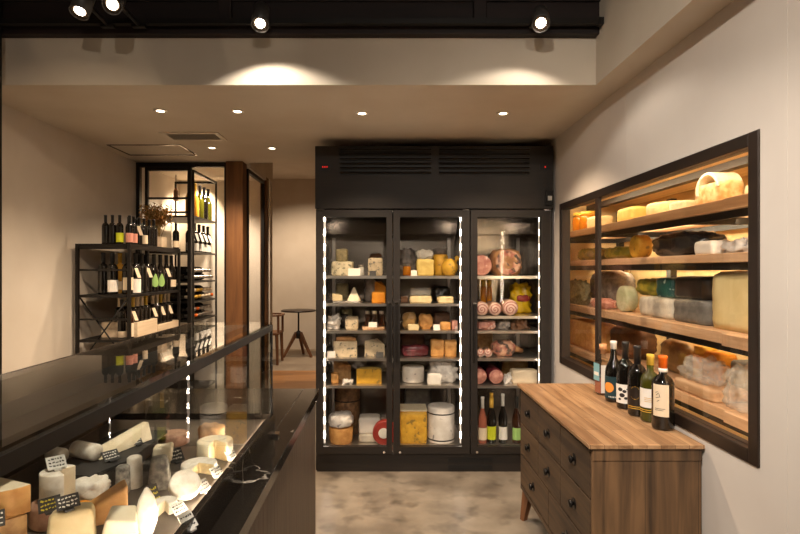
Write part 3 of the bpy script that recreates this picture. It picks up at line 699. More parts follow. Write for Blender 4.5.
# right door
fi(2, 0, 'disc', 471, 492, 255, 276, 'pinkmeat', 'cooked_ham', 'meat', 'pink cut face of a cooked ham', Yf=3.69, t=.16)
o = fi(2, 0, 'soft', 493.5, 523.5, 249, 276, ['hamskin'], 'cured_ham', 'meat', 'big round cured ham with a mottled cut face', Yf=3.70, d=.22)
wheel(.088, .02, .006, c=(0, -.108, .092), axis='Y').build('cut_face', 'ham', o)
for i, (a, b, tt) in enumerate(((476.5, 487.5, 302), (489, 501.5, 302.5), (503, 518, 300))):
    fi(2, 1, 'roll', a, b, tt, 316, ['rind_pink', 'spiral'], 'pancetta_roll', 'meat', ('left', 'middle', 'largest, right-hand')[i] + ' roll of three pink spiral pancetta rolls', Yf=3.67, d=.16, group='pancetta rolls')
o = fi(2, 1, 'bag', 511.5, 532, 286, 316, 'yellowbag', 'yellow_bag', 'bag', 'yellow bag with a red label', Yf=3.86, d=.1)
lump(.10, .02, .05, 2.6, .0, 2, c=(.012, -.05, .085), flat=False).build('red_label', 'redlabel', o)
for i, (x, y, zz) in enumerate(((481, 303, 0), (487, 303, .0))):
    fi(2, 1, 'jar', x, x + 5.5, 283, 316, 'amber', 'gold_jar', 'jar', ('left', 'right')[i] + ' gold-topped jar behind the pancetta rolls', Yf=3.92, lid='gold_cap', group='gold jars behind the pancetta')
fi(2, 2, 'soft', 478, 497, 322.5, 331, 'pinkmeat', 'meat_slab', 'meat', 'flat pink slab of meat', d=.1)
fi(2, 2, 'bag', 499, 511, 323, 331, 'greywrap', 'clear_packet', 'packet', 'clear grey packet in the middle', d=.07)
fi(2, 2, 'bag', 513, 529, 321, 331, 'brownpack', 'brown_packet', 'packet', 'brown crinkled packet at the right', d=.08)
fi(2, 3, 'block', 477, 493, 334, 357, 'rind_tan', 'beige_box', 'box', 'upright beige box at the back left', Yf=3.92, d=.1)
fi(2, 3, 'roll', 477.5, 484.3, 348.5, 357, ['rind_pink', 'spiral'], 'small_sausage', 'meat', 'left of two small pink sausages', Yf=3.68, d=.12)
fi(2, 3, 'roll', 484.8, 491.8, 348.5, 357, ['rind_pink', 'spiral'], 'small_sausage', 'meat', 'right of two small pink sausages', Yf=3.68, d=.12)
o = fi(2, 3, 'soft', 494, 517, 342, 357, 'ham', 'ham_leg', 'meat', 'cured ham leg lying with its shank to the right', d=.14)
MB().bar((.05, 0, .055), (.14, .02, .03), .03, r2=.016).build('shank', 'hamskin', o)
for i, (a, b) in enumerate(((471, 487.5), (488, 504.5))):
    fi(2, 4, 'roll', a, b, 368 if i == 0 else 368.7, 384, ['purple', 'pinkmeat'], 'salami', 'meat', ('left', 'right')[i] + ' of two thick dark salamis', Yf=3.68, d=.4, group='salamis on the lowest shelf')
fi(2, 4, 'bag', 506, 512, 375.5, 384, 'whitewrap', 'crumpled_packet', 'packet', 'small crumpled white packet', d=.06)
fi(2, 4, 'soft', 502, 530, 364, 384, 'loaf', 'brown_loaf', 'bread', 'brown loaf behind the pale box', Yf=3.86, d=.14)
fi(2, 4, 'block', 512.5, 538, 370.5, 384, 'cream', 'pale_box', 'box', 'long pale cream box', d=.1)

# ------------------------------------------------------------------ bottles
def bprof(h, r, shape):
    rn = r * .36
    if shape == 'burg': z1, z2 = h * .48, h * .78
    elif shape == 'champ': z1, z2 = h * .46, h * .80
    else: z1, z2 = h * .60, h * .74
    p = [(0, .006), (r * .8, 0), (r * .97, .003), (r, .01), (r, z1)]
    for i in range(1, 6):
        t = i / 5; k = (1 - t) ** 2 * (1 + 2 * t) if shape != 'bord' else (1 - t * t) ** .8
        p.append((rn + (r - rn) * k, z1 + (z2 - z1) * t))
    p += [(rn, h * .985), (0, h * .985)]
    return p
def band_mesh(r, z0, z1, a, half, n=10):
    """curved label: a shell on the bottle facing direction a"""
    vs = []; fs = []
    for i in range(n + 1):
        t = a - half + 2 * half * i / n
        for rr in (r + .0002, r + .0008):
            for z in (z0, z1): vs.append((rr * math.cos(t), rr * math.sin(t), z))
    for i in range(n):
        b = i * 4; fs += [(b, b + 4, b + 5, b + 1), (b + 2, b + 3, b + 7, b + 6), (b + 1, b + 5, b + 7, b + 3), (b, b + 2, b + 6, b + 4)]
    fs += [(0, 1, 3, 2), (n * 4, n * 4 + 2, n * 4 + 3, n * 4 + 1)]
    return MB().add(vs, fs, 0, False)
def decal(mb, r, a, z, pts, m=0):
    """flat shape (u along the bottle, v up) wrapped on to the bottle wall"""
    u0, u1 = min(p[0] for p in pts), max(p[0] for p in pts); n = max(1, int((u1 - u0) / .0025)); cols = []
    for i in range(n + 1):
        u = min(max(u0 + (u1 - u0) * i / n, u0 + 1e-6), u1 - 1e-6); hits = []
        for (ua, va), (ub, vb) in zip(pts, pts[1:] + pts[:1]):
            if (ua - u) * (ub - u) <= 0 and abs(ub - ua) > 1e-9: hits.append(va + (vb - va) * (u - ua) / (ub - ua))
        if hits: cols.append((u, min(hits), max(hits)))
    vs = [((r + .0013) * math.cos(a + u / r), (r + .0013) * math.sin(a + u / r), z + v) for u, lo, hi in cols for v in (lo, hi)]
    return mb.add(vs, [(2 * i, 2 * i + 2, 2 * i + 3, 2 * i + 1) for i in range(len(cols) - 1)], m)
def disc_pts(cu, cv, r, n=14, k=1): return [(cu + r * math.cos(2 * PI * i / n), cv + k * r * math.sin(2 * PI * i / n)) for i in range(n)]
def stroke(u0, v0, u1, v1, w):
    d = math.hypot(u1 - u0, v1 - v0) or 1; nx, ny = -(v1 - v0) / d * w / 2, (u1 - u0) / d * w / 2
    return [(u0 + nx, v0 + ny), (u0 - nx, v0 - ny), (u1 - nx, v1 - ny), (u1 + nx, v1 + ny)]
def bottle(name, label, loc, h, r, gm, cm, lm, shape='bord', lz=(.12, .40), face=-2.2, half=1.25, group=None, caph=.24, seg=20, tagm=None, cat='wine bottle'):
    t = thing(name, label, cat, (loc[0], loc[1], loc[2] + .0008), group=group)
    MB().lathe(bprof(h, r, shape), seg).build('glass', gm, t)
    rn = r * .36
    MB().lathe([(rn + .0004, h * (1 - caph)), (rn + .001, h * (1 - caph)), (rn + .001, h * .955), (rn + .0022, h * .958), (rn + .0022, h * .99), (rn, h), (0, h)], seg).build('capsule', cm, t)
    if lm: band_mesh(r, h * lz[0], h * lz[1], face, half).build('paper_label', lm, t)
    if tagm:
        p = Vector((math.cos(face), math.sin(face), 0)); q = Vector((-p.y, p.x, 0)); c = p * (r + .008) + Vector((0, 0, h * .5))
        vs = []
        for s_ in (0, .0008):
            for u, v in ((-.011, .034), (.011, .034), (.015, -.03), (-.007, -.03)):
                vs.append(c + q * (u - v * .25) + Vector((0, 0, v)) + p * (s_ + (.034 - v) * .12))
        MB().add(vs, [(0, 3, 2, 1), (4, 5, 6, 7), (0, 1, 5, 4), (1, 2, 6, 5), (2, 3, 7, 6), (3, 0, 4, 7)]).build('neck_tag', tagm, t)
    return t
# four bottles on the fridge floor, right door
for x, h, gm, cm, lm, lab in ((482.5, 46, 'rose', 'white_cap', 'cream', 'rose wine bottle with white capsule and cream label'),
                              (491.5, 50, 'dark_glass', 'gold_cap', 'lime_label', 'bottle with tall gold foil and pale yellow label'),
                              (502.8, 49, 'dark_glass', 'white_cap', 'white', 'dark bottle with white capsule and white label'),
                              (516.5, 46, 'brown_glass', 'black_cap', 'green_label', 'dark brown bottle with pale green label')):
    Y = 3.75; b = bottle('wine_bottle', lab + ', fridge floor, right door', (px(x, Y), Y, .135), h * Y / F, .031, gm, cm, lm, 'burg', (.08, .34), -PI / 2, 1.3, caph=.3, group='bottles on the fridge floor')
    if cm == 'gold_cap': MB().lathe([(.0135, h * Y / F * .62), (.015, h * Y / F * .62), (.0142, h * Y / F * .9), (.0135, h * Y / F * .9)], 20).build('foil', 'gold_cap', b)

# ------------------------------------------------------------------ dresser
DX0, DX1, DY0, DY1, DZ = .722, 1.132, 1.885, 2.915, .73
DR = thing('dresser', 'weathered wooden dresser with round iron knobs and a light plank top', 'dresser', ((DX0 + DX1) / 2, (DY0 + DY1) / 2, 0))
fp('top', 'top_wood', MB().box(DX0, DX1, DY0, DY1, DZ - .014, DZ), DR, bevel=.0015)
bx0, bx1, by0, by1, bz0, bz1 = DX0 + .016, DX1 - .004, DY0 + .014, DY1 - .014, .165, DZ - .0145
m = MB().box(bx0 + .012, bx1, by0 + .012, by1 - .012, bz0 + .02, bz1)
m.box(bx0, bx1, by1 - .012, by1, bz0, bz1).box(bx0, bx1, by0 + .012, by1 - .012, bz0, bz0 + .02)
fp('carcass', 'front_wood', m, DR)
m = MB().box(bx0, bx1, by0, by0 + .012, bz0, bz1 - .045); m.box(bx0, bx1, by0 - .004, by0 + .012, bz1 - .045, bz1)
fp('end_panel', 'end_wood', m, DR, bevel=.0015)
m = MB()
zr = [bz1 - .012, .525, .358, .19]; L = by1 - by0 - .024; ya = by0 + .012
m.box(bx0 + .004, bx0 + .012, ya, by1 - .012, bz1 - .012, bz1)
fp('front_rail', 'front_wood', m, DR)
def drawer(a, b, z0, z1):
    d = fp('drawer', 'front_wood', MB().box(bx0 - .002, bx0 + .0118, a + .004, b - .004, z0 + .004, z1 - .004), DR, bevel=.002)
    yc, zc = (a + b) / 2, (z0 + z1) / 2 + .0
    m = MB().lathe([(.007, 0), (.007, -.008), (.015, -.011), (.017, -.016), (.012, -.021), (0, -.022)], 16, (bx0 - .002, yc, zc), 'X')
    m.lathe([(.022, 0), (.022, -.002), (0, -.002)], 16, (bx0 - .002, yc, zc), 'X')
    fp('knob', 'knob', m, d)
for r in range(2):
    for k in range(3): drawer(ya + k * L / 3, ya + (k + 1) * L / 3, zr[r + 1], zr[r])
for k in range(2): drawer(ya + k * L / 2, ya + (k + 1) * L / 2, zr[3], zr[2])
for x, sx in ((bx0 + .03, -1), (bx1 - .03, 1)):
    for y, sy in ((by0 + .05, -1), (by1 - .05, 1)):
        fp('leg', 'leg_wood', MB().sbar((x, y, bz0), (x + (sx * .02 if sx < 0 else 0), y + sy * .03, 0), .045, .045, w2=.026, h2=.026), DR)

# six bottles along the back of the dresser top
def DB(x, yb, xs=1.082):
    Y = F * (EYE - DZ) / (yb - VY); return (xs if xs else px(x, Y), Y, DZ)
p = DB(603, 394); t = thing('spirit_bottle', 'square bottle of pinkish spirit with a blue label and cork, farthest in the row', 'bottle', (px(603, p[1]), p[1], DZ), .1, group='bottles on the dresser')
h = .25; m = MB().box(-.033, .033, -.033, .033, 0, .165); m.lathe([(.03, .165), (.02, .178), (.014, .182), (.014, .215), (.017, .217), (.017, .224), (0, .224)], 18)
m.build('glass', 'clear_glass', t, bevel=.006)
MB().box(-.029, .029, -.029, .029, .006, .085).build('spirit', 'rose', t, bevel=.004)
MB().lathe([(.012, .2), (.012, .2242), (.0185, .2244), (.0185, .25), (0, .25)], 18).build('stopper', 'cork', t)
MB().box(-.0345, -.0335, -.028, .028, .07, .155).build('blue_label', 'blue_label', t)
m = MB().box(-.0345, -.0335, -.022, .022, .095, .112); m.build('label_print', 'white', t).location = (-.001, 0, 0)
MB().box(-.028, .028, -.0345, -.0335, .012, .15).build('white_label', 'white', t)
p = DB(613.5, 401); fa = -2.25
b2 = bottle('wine_bottle', 'dark bottle with a white capsule and an orange disc on its teal label', (px(613.5, p[1]), p[1], DZ), .284, .0375, 'dark_glass', 'white_cap', 'teal_label', 'burg', (.06, .42), fa, 1.3, 'bottles on the dresser', .13)
m = MB(); decal(m, .0375, fa, .284 * .2, disc_pts(-.012, .012, .024)); m.build('orange_disc', 'orange_print', b2)
m = MB()
for k in range(5): decal(m, .0375, fa, .284 * .09, stroke(-.012 + k * .007, 0, -.008 + k * .007, 0, .006))
m.build('lettering', 'white', b2)
p = DB(625, 408)
b3 = bottle('wine_bottle', 'dark bottle with a black capsule and black blots on a white label', (px(625.3, p[1]), p[1], DZ), .298, .037, 'dark_glass', 'black_cap', 'white', 'bord', (.09, .37), fa, 1.2, 'bottles on the dresser', .27)
m = MB(); random.seed(3)
for u, v, rr in ((-.012, .055, .011), (.006, .048, .009), (-.004, .03, .012), (.012, .018, .008), (-.014, .012, .007), (.018, .058, .005)): decal(m, .037, fa, .298 * .11, disc_pts(u, v, rr, 9, .8))
m.build('ink_blots', 'ink', b3)
p = DB(637, 415)
b4 = bottle('wine_bottle', 'dark brown bottle with a tall black capsule and a dark label with a gold ring', (px(637.3, p[1]), p[1], DZ), .296, .038, 'dark_glass', 'black_cap', 'dark', 'bord', (.09, .42), fa, 1.3, 'bottles on the dresser', .36)
m = MB()
for k in range(20):
    a0, a1 = 2 * PI * k / 20, 2 * PI * (k + 1) / 20
    decal(m, .038, fa, .1, [(.02 * math.cos(a0), .028 * math.sin(a0)), (.02 * math.cos(a1), .028 * math.sin(a1)), (.0185 * math.cos(a1), .0265 * math.sin(a1)), (.0185 * math.cos(a0), .0265 * math.sin(a0))])
m.build('gold_ring', 'gold_cap', b4); m = MB()
for v in (-.058, -.066): decal(m, .038, fa, .1, stroke(-.035, v, .0, v, .003)); decal(m, .038, fa, .1, stroke(.0, v, .035, v, .003))
m.build('gold_stripe', 'gold_cap', b4)
p = DB(649.8, 421)
b5 = bottle('wine_bottle', 'olive green bottle with a yellow capsule and a plain white label', (px(650.3, p[1]), p[1], DZ), .274, .038, 'olive_glass', 'yellow_cap', 'white', 'bord', (.22, .50), fa, 1.25, 'bottles on the dresser', .16)
m = MB()
for v in (-.004, -.012): [decal(m, .038, fa, .274 * .2, stroke(-.04 + i * .02, v, -.02 + i * .02, v, .003)) for i in range(4)]
m.build('gold_stripe', 'gold_cap', b5); m = MB()
for v in (.02, .027, .034): decal(m, .0384, fa, .274 * .24, stroke(-.014, v, .012, v, .0022))
m.build('gold_lettering', 'gold_cap', b5)
p = DB(662.7, 428.5)
b6 = bottle('wine_bottle', 'nearest dark bottle with an orange capsule and a tall cream label', (px(662.9, p[1]), p[1], DZ), .285, .041, 'dark_glass', 'orange_cap', 'cream', 'bord', (.19, .62), fa, .72, 'bottles on the dresser', .17)
MB().lathe([(.0158, .222), (.0166, .222), (.0164, .236), (.0158, .236)], 20).build('white_collar', 'white', b6)
m = MB(); zz = .285 * .40
for q in ((-.02, .03, -.008, .036), (-.016, .02, -.006, .032), (-.006, .032, -.002, .012), (-.018, .01, -.002, .016), (-.014, -.004, -.004, .004)): decal(m, .041, fa, zz, stroke(*q, .0018))
m.build('handwriting', 'ink', b6); m = MB()
for q in ((-.02, -.03, .016, -.03), (-.02, -.036, .010, -.036)): decal(m, .041, fa, zz, stroke(*q, .0018))
m.build('small_print', 'ink', b6)
band_mesh(.041, .285 * .24, .285 * .58, .35, .6).build('back_label', 'white', b6)

# ------------------------------------------------------------------ counter display case
CC = thing('display_counter', 'long dark counter with a glass cheese case and black marble ledge', 'counter', (-.6, 1.2, 0))
XG = -.413; HL = .75; YE = 1.93; Y0 = -.25; ZT = 1.16; ZU = .83; ZD = .81; XO = -.333
m = MB().box(XG, -.352, Y0, 2.68, 0, HL - .04)
m.box(-1.12, XG, Y0, YE, 0, .70).box(-1.12, XG, YE, 2.68, 0, HL - .04)
n = int((2.68 - Y0) / .052)
for k in range(n): m.box(-.352, -.347, Y0 + k * .052 + .001, Y0 + (k + 1) * .052 - .001, 0, HL - .04)
fp('base', 'ribbed', m, CC)
m = MB().box(XG + .002, XO, Y0, 2.70, HL - .04, HL).box(-1.12, XG + .002, YE + .03, 2.70, HL - .04, HL)
fp('ledge', 'marble', m, CC, bevel=.002)
fp('upstand', 'marble', MB().box(XG - .004, XG + .012, Y0, YE + .012, HL + .0005, ZU), CC, bevel=.001)
fp('end_upstand', 'marble', MB().box(-1.0, XG - .005, YE, YE + .012, HL - .04, ZU), CC)
fp('deck', 'deck', MB().box(-.98, XG - .006, Y0, YE - .002, .701, ZD), CC)
fp('front_pane', 'casepane', MB().box(XG - .003, XG + .003, Y0, YE + .006, ZU, ZT - .008), CC)
fp('top_pane', 'toppane', MB().box(-.69, XG + .003, Y0, YE + .006, ZT - .008, ZT), CC)
m = MB().add([(XG - .004, YE, ZU), (-.98, YE, ZU), (-.69, YE, ZT - .009), (XG - .004, YE, ZT - .009), (XG - .004, YE + .006, ZU), (-.98, YE + .006, ZU), (-.69, YE + .006, ZT - .009), (XG - .004, YE + .006, ZT - .009)],
             [(0, 1, 2, 3), (7, 6, 5, 4), (0, 3, 7, 4), (1, 5, 6, 2), (0, 4, 5, 1), (2, 6, 7, 3)])
fp('end_pane', 'casepane', m, CC)
fp('edge_rail', 'black', MB().box(XG - .006, XG + .005, Y0, YE + .007, ZT - .03, ZT - .0085).box(XG - .004, XG + .005, YE - .004, YE + .008, ZU, ZT - .03), CC)
fp('lamp_rail', 'black', MB().box(-.567, -.497, Y0, YE - .002, ZT - .03, ZT - .0085), CC)
m = MB().add([(-.98, Y0, ZD), (-.98, YE - .002, ZD), (-.69, YE - .002, ZT - .009), (-.69, Y0, ZT - .009), (-1.0, Y0, ZD), (-1.0, YE - .002, ZD), (-.70, YE - .002, ZT), (-.70, Y0, ZT)],
             [(0, 1, 2, 3), (7, 6, 5, 4), (0, 4, 5, 1), (3, 2, 6, 7), (0, 3, 7, 4), (1, 5, 6, 2)])
fp('back_door', 'caseback', m, CC)
fp('corner_bracket', 'chrome', MB().box(XG + .012, XG + .03, YE - .02, YE + .012, HL + .0005, HL + .012), CC)
W['caseled'] = M('case_led', (255, 240, 220), .4, emit=(255, 232, 206), estr=150)
fp('led_strip', 'caseled', MB().box(XG - .013, XG - .009, Y0, YE - .01, ZD + .0005, ZD + .004), CC)

def cp(x, y, drop=EYE - ZD):
    S = (y - VY) / drop; return ((x - VX) / S, F / S, EYE - drop)
def cc(o, label, cat='cheese', loc=None, rz=0, group=None):
    if loc is not None: o.location = (loc[0], loc[1], loc[2] + .0008)
    o.rotation_euler = (0, 0, rz); return tag(o, label, cat, group)
def blk(w, d, h, mat, sq=8, amp=.003, seed=1, **k): return lump(w, d, h, sq, amp, seed, **k).build('cheese_block', mat)
# left: two stacked tan pieces
L1 = cp(9, 536); o = cc(sector(.075, .062, 0, PI).build('half_cheese_round', ['rind_tan', 'creamy'], bevel=.003), 'tan half wheel at the left edge, lower of two stacked', loc=L1, rz=2.6)
cc(sector(.072, .055, 0, PI, m_top=1).build('half_cheese_round', ['tan_orange', 'ivory'], bevel=.003), 'tan half wheel at the left edge, upper of two stacked', loc=(L1[0], L1[1] - .004, L1[2] + .063), rz=2.75)
L2 = cp(52, 524); cc(wheel(.042, .05, .008).build('cheese_round', 'rind_pink'), 'small pinkish brown wheel under a cut white piece', loc=L2)
cc(sector(.036, .062, 0, PI * 1.45).build('cheese_piece', ['rind_white', 'ivory'], bevel=.003), 'tall cut white piece standing on the pinkish brown wheel', loc=(L2[0] + .012, L2[1] + .004, L2[2] + .0505), rz=1.0)
cc(lump(.085, .05, .085, 7, .003, 4, taper=.15).build('cheese_wedge', 'creamy'), 'pale cream wedge at the front left, under two chalk tags', loc=cp(72, 552), rz=.5)
cc(lump(.075, .075, .05, 3.2, .008, 6, freq=16).build('wrinkled_cheese', 'rind_white'), 'round white cheese with a wrinkled rind', loc=cp(90, 499))
cc(lump(.03, .02, .02, 2.5, .003, 2).build('orange_cheese', 'orange_ch'), 'tiny orange lump before the wrinkled white cheese', loc=cp(84, 510))
m = MB().add([(-.05, 0, 0), (.045, -.02, 0), (.05, .02, 0), (-.045, .03, 0), (-.05, 0, .03), (.045, -.02, .075), (.05, .02, .08), (-.045, .03, .035)],
             [(3, 2, 1, 0), (4, 5, 6, 7), (0, 1, 5, 4), (1, 2, 6, 5), (2, 3, 7, 6), (3, 0, 4, 7)])
cc(m.build('cheese_wedge', 'tan_orange', bevel=.006), 'leaning tan-orange wedge between the cream blocks', loc=cp(103, 524), rz=.75)
m = MB().add([(-.04, -.025, 0), (.035, -.03, 0), (.035, .03, 0), (-.03, .03, 0), (-.025, -.02, .06), (.03, -.028, .05), (.033, .026, .062), (-.012, .028, .07)],
             [(3, 2, 1, 0), (4, 5, 6, 7), (0, 1, 5, 4), (1, 2, 6, 5), (2, 3, 7, 6), (3, 0, 4, 7)])
cc(m.build('cheese_block', 'ivory', bevel=.004), 'ivory cheese block with sloping top, front centre of the case', loc=cp(119, 545), rz=.5)
m = MB(); pr = [(0, 0), (.012, .004), (.021, .03), (.022, .05), (.015, .078), (.004, .098), (0, .1)]
m.lathe(pr, 18); o = m.build('spindle_cheese', 'rind_white'); o.scale = (1, .7, 1)
cc(o, 'upright white lens-shaped slice standing on end', loc=cp(146.5, 537), rz=.6)
cc(MB().lathe([(0, 0), (.016, 0), (.0175, .004), (.016, .06), (.012, .064), (0, .064)], 18).build('ash_log', 'ash'), 'grey mottled cylinder cheese, left of two', loc=cp(123, 492), group='grey cylinder cheeses')
cc(MB().lathe([(0, 0), (.018, 0), (.019, .004), (.0175, .072), (.013, .076), (0, .076)], 18).build('ash_log', 'rind_white'), 'paler taller cylinder cheese, right of two', loc=cp(134.5, 487), group='grey cylinder cheeses')
cc(lump(.055, .055, .075, 8, .002, 9, taper=.3).build('ash_pyramid', 'ash'), 'ash-coated truncated pyramid cheese', loc=cp(159.5, 487), rz=.35)
cc(lump(.032, .04, .05, 6, .002, 3, taper=.25).build('ash_pyramid', 'ash_dark'), 'small dark ash cheese left of the truncated pyramid', loc=cp(146, 482), rz=.3)
cc(sector(.026, .026, 0, PI * 1.75).build('small_round_cheese', ['rind_white', 'ivory'], bevel=.003), 'small white round with a bite cut out, before the grey tags', loc=cp(165, 512), rz=-.9)
o = wheel(.036, .02, .004, c=(0, 0, 0)).build('camembert', 'rind_white'); P = cp(184, 498)
cc(o, 'white camembert round leaning towards the front glass', loc=(P[0], P[1], P[2] + .0245)); o.rotation_euler = (math.radians(40), 0, math.radians(38))
cc(sector(.046, .03, 0, PI * 1.6).build('cheese_round', ['rind_white', 'creamy'], bevel=.004), 'low pale wheel with a slice cut away, middle of the front row', loc=cp(199, 474), rz=-.3)
cc(sector(.05, .055, 0, PI * 1.7).build('cheese_round', ['ivory', 'creamy'], bevel=.005), 'thick cream wheel with a notch, far end of the front row', loc=cp(215, 459), rz=-.6)
cc(wheel(.045, .035, .008).build('cheese_round', 'rind_pink'), 'pinkish wheel at the back behind the slate tags', loc=cp(174, 444))
cc(lump(.05, .04, .05, 8, .003, 5).build('cheese_block', 'ivory'), 'small ivory block behind the ash pyramid', loc=cp(163, 463), rz=.3)
cc(lump(.075, .06, .05, 4, .006, 8).build('cheese_round', 'rind_tan'), 'tan rounded cheese at the far end of the case', loc=cp(212, 440))
# slate on a dark riser
S0 = cp(112, 470)
RX, RY = -.735, 1.44
o = MB().box(-.055, .055, -.15, .15, 0, .046).build('display_riser', 'dark', loc=(RX, RY, ZD + .0008)); tag(o, 'low dark riser box under the slate board', 'riser')
m = MB().prism([(-.075, -.17), (.04, -.185), (.082, -.08), (.078, .17), (-.06, .185), (-.078, .1)], 0, .008)
o = m.build('slate_board', 'slate', loc=(RX, RY, ZD + .0476), bevel=.001); tag(o, 'dark slate board carrying white log cheeses', 'slate board')
ZS = ZD + .0556
def slog(x, y, l, r, mat, label, rz, r2=None):
    P = cp(x, y, EYE - ZS); rr = r2 or r
    m = MB().lathe([(0, 0), (r * .8, .001), (r, .006), (rr, l - .006), (rr * .8, l - .001), (0, l)], 18, (0, -l / 2, r), 'Y')
    cc(m.build('log_cheese', mat), label, loc=P, rz=rz)
slog(57, 462, .055, .018, 'rind_white', 'short white log cheese at the left end of the slate', 1.15)
slog(86, 459, .085, .021, 'rind_white', 'longer white log cheese in the middle of the slate', 1.15)
m = MB().add([(-.02, -.09, 0), (.02, -.09, 0), (.02, .09, 0), (-.02, .09, 0), (-.012, -.085, .022), (.0, -.088, .024), (.006, .09, .05), (-.014, .09, .05)],
             [(3, 2, 1, 0), (4, 5, 6, 7), (0, 1, 5, 4), (1, 2, 6, 5), (2, 3, 7, 6), (3, 0, 4, 7)])
cc(m.build('long_wedge', 'ivory', bevel=.004), 'long pale wedge rising towards the far end of the slate', loc=cp(122, 449, EYE - ZS), rz=-.35)
# tags
def case_tag(x, y, wd, ht, mat, label, rz=.5, z=ZD, tilt=.5, ink='chalk', group=None, loc=None):
    P = loc or cp(x, y, EYE - z); rz += .4; wd *= .8
    o = MB().obox((0, math.sin(tilt) * ht / 2, math.cos(tilt) * ht / 2 + .004), (wd, .0016, ht), (-tilt, 0, 0)).box(-wd * .2, wd * .2, -.006, .012, 0, .004).build('price_tag', mat)
    cc(o, label, 'price tag', P, rz, group); m = MB()
    R = Matrix.Rotation(-tilt, 3, 'X'); random.seed(int(x * 3 + y))
    for row in range(3):
        u = -wd * .4
        while u < wd * .36:
            l = random.uniform(.06, .16) * wd; v = (row - 1) * -.27 * ht
            a = R @ Vector((u + l / 2, -.0013, v + random.uniform(-.03, .03) * ht))
            m.obox((a.x, a.y + math.sin(tilt) * ht / 2, a.z + math.cos(tilt) * ht / 2 + .004), (l, .0006, ht * random.uniform(.05, .13)), (-tilt, random.uniform(-.6, .6), 0)); u += l + .05 * wd
    m.build('chalk_writing', ink, o); return o
BT = 'black chalk tag with white writing '
case_tag(9, 510, .042, .03, 'slate', BT + 'leaning on the tan pieces at the left edge', .35, loc=(-.722, .985, ZD + .058), tilt=.25)
case_tag(66, 500, .05, .028, 'slate', 'black chalk tag with yellow writing above the cream wedge', .4, loc=(L2[0] + .035, L2[1] - .062, L2[2] + .05), ink='chalk_y', tilt=.3)
case_tag(72, 514, .05, .026, 'slate', BT + 'stuck on the pale cream wedge', .4, loc=(cp(72, 552)[0], cp(72, 552)[1] - .01, ZD + .083), tilt=.6)
case_tag(64, 470, .045, .03, 'acrylic', 'clear plastic tag on top of the tall white piece', .4, loc=(L2[0] + .012, L2[1], L2[2] + .113), tilt=.8, ink='ink')
case_tag(113, 462, .05, .03, 'slate', BT + 'lying at the front of the slate board', .5, z=ZS, tilt=.9)
case_tag(138, 446, .035, .025, 'slate', BT + 'at the far end of the slate board', .5, z=ZS, tilt=.8)
case_tag(156, 505, .035, .042, 'slate', BT + 'between the white slice and small round', .6, tilt=.5, ink='chalk_y')
case_tag(178, 463, .05, .04, 'slate', BT + 'behind the leaning camembert', .4, tilt=.8)
case_tag(192, 531, .045, .036, 'acrylic', 'clear tag nearest along the front glass', .75, tilt=.7, ink='ink', group='clear tags along the front glass')
case_tag(182, 515, .045, .026, 'acrylic', 'clear tag second along the front glass, before the small round', .75, tilt=.8, ink='ink', group='clear tags along the front glass')
case_tag(206, 493, .045, .03, 'acrylic', 'clear tag third along the front glass, before the camembert', .75, tilt=.7, ink='ink', group='clear tags along the front glass')
case_tag(219, 478, .045, .028, 'acrylic', 'clear tag fourth along the front glass, before the low pale wheel', .75, tilt=.7, ink='ink', group='clear tags along the front glass')
case_tag(233, 461, .045, .03, 'acrylic', 'clear tag farthest along the front glass, beside the thick cream wheel', .75, tilt=.6, ink='ink', group='clear tags along the front glass')

# ------------------------------------------------------------------ wine rack behind the counter
RX0, RX1, RY0, RY1 = -2.0, -1.646, 3.44, 4.29
RK = thing('wine_rack', 'open black steel wine rack with X-braced end against the left wall', 'rack', (-1.82, 3.86, 0))
for x in (RX0, RX1 - .019):
    for y in (RY0, RY1 - .019): fp('post', 'black', MB().box(x, x + .019, y, y + .019, 0, 1.515), RK)
SH = [1.52, 1.19, .90, .55, .2]
for i, z in enumerate(SH):
    m = MB().box(RX0, RX1, RY0, RY1, z - .03, z) if i == 0 else MB().box(RX0 + .026, RX1 - .026, RY0 + .0, RY1, z - .018, z).box(RX1 - .0259, RX1 - .004, RY0 + .0255, RY1 - .0255, z - .018, z)
    if i == 0: m = MB().box(RX0, RX1, RY0, RY1, 1.4902 + .025, z)
    fp('shelf', 'black', m, RK)
m = MB().box(RX0, RX1, RY0 - .001, RY0 + .001, 1.488, 1.515)
fp('top_rail', 'black', MB().box(RX0 + .025, RX1 - .025, RY0 + .002, RY0 + .02, 1.485, 1.515).box(RX1 - .02, RX1 - .002, RY0 + .025, RY1 - .025, 1.485, 1.515), RK)
for z in (1.35, 1.03, .72): fp('end_bar', 'black', MB().box(RX0 + .025, RX1 - .025, RY0 + .006, RY0 + .014, z - .006, z + .006), RK)
for a, b in ((1.17, .74), (.74, 1.17)): fp('end_brace', 'black', MB().bar((RX0 + .02, RY0 + .02, a), (RX1 - .02, RY0 + .02, b), .005), RK)
def zcount(lst, label):
    return ['%s, %s from the counter end' % (label, ORD[i]) for i in range(len(lst))]
SW = 'on top of the left rack'
tp = [(-1.835, 3.50, None, 'dark slim bottle'), (-1.79, 3.50, None, 'dark slim bottle in front'), (-1.742, 3.50, 'lime_label', 'dark slim bottle with a lime green label'),
      (-1.688, 3.52, 'pink_label', 'dark slim bottle with a pink label, left of two'), (-1.69, 3.585, 'pink_label', 'dark slim bottle with a pink label, right of two'),
      (-1.69, 3.66, 'T', 'dark slim bottle with a cream hanging tag'), (-1.69, 3.74, 'cream', 'dark slim bottle with a small cream label'), (-1.69, 3.82, None, 'dark slim bottle nearest the plant box'),
      (-1.75, 3.64, None, 'dark slim back-row bottle, first'), (-1.75, 3.75, None, 'dark slim back-row bottle, second')]
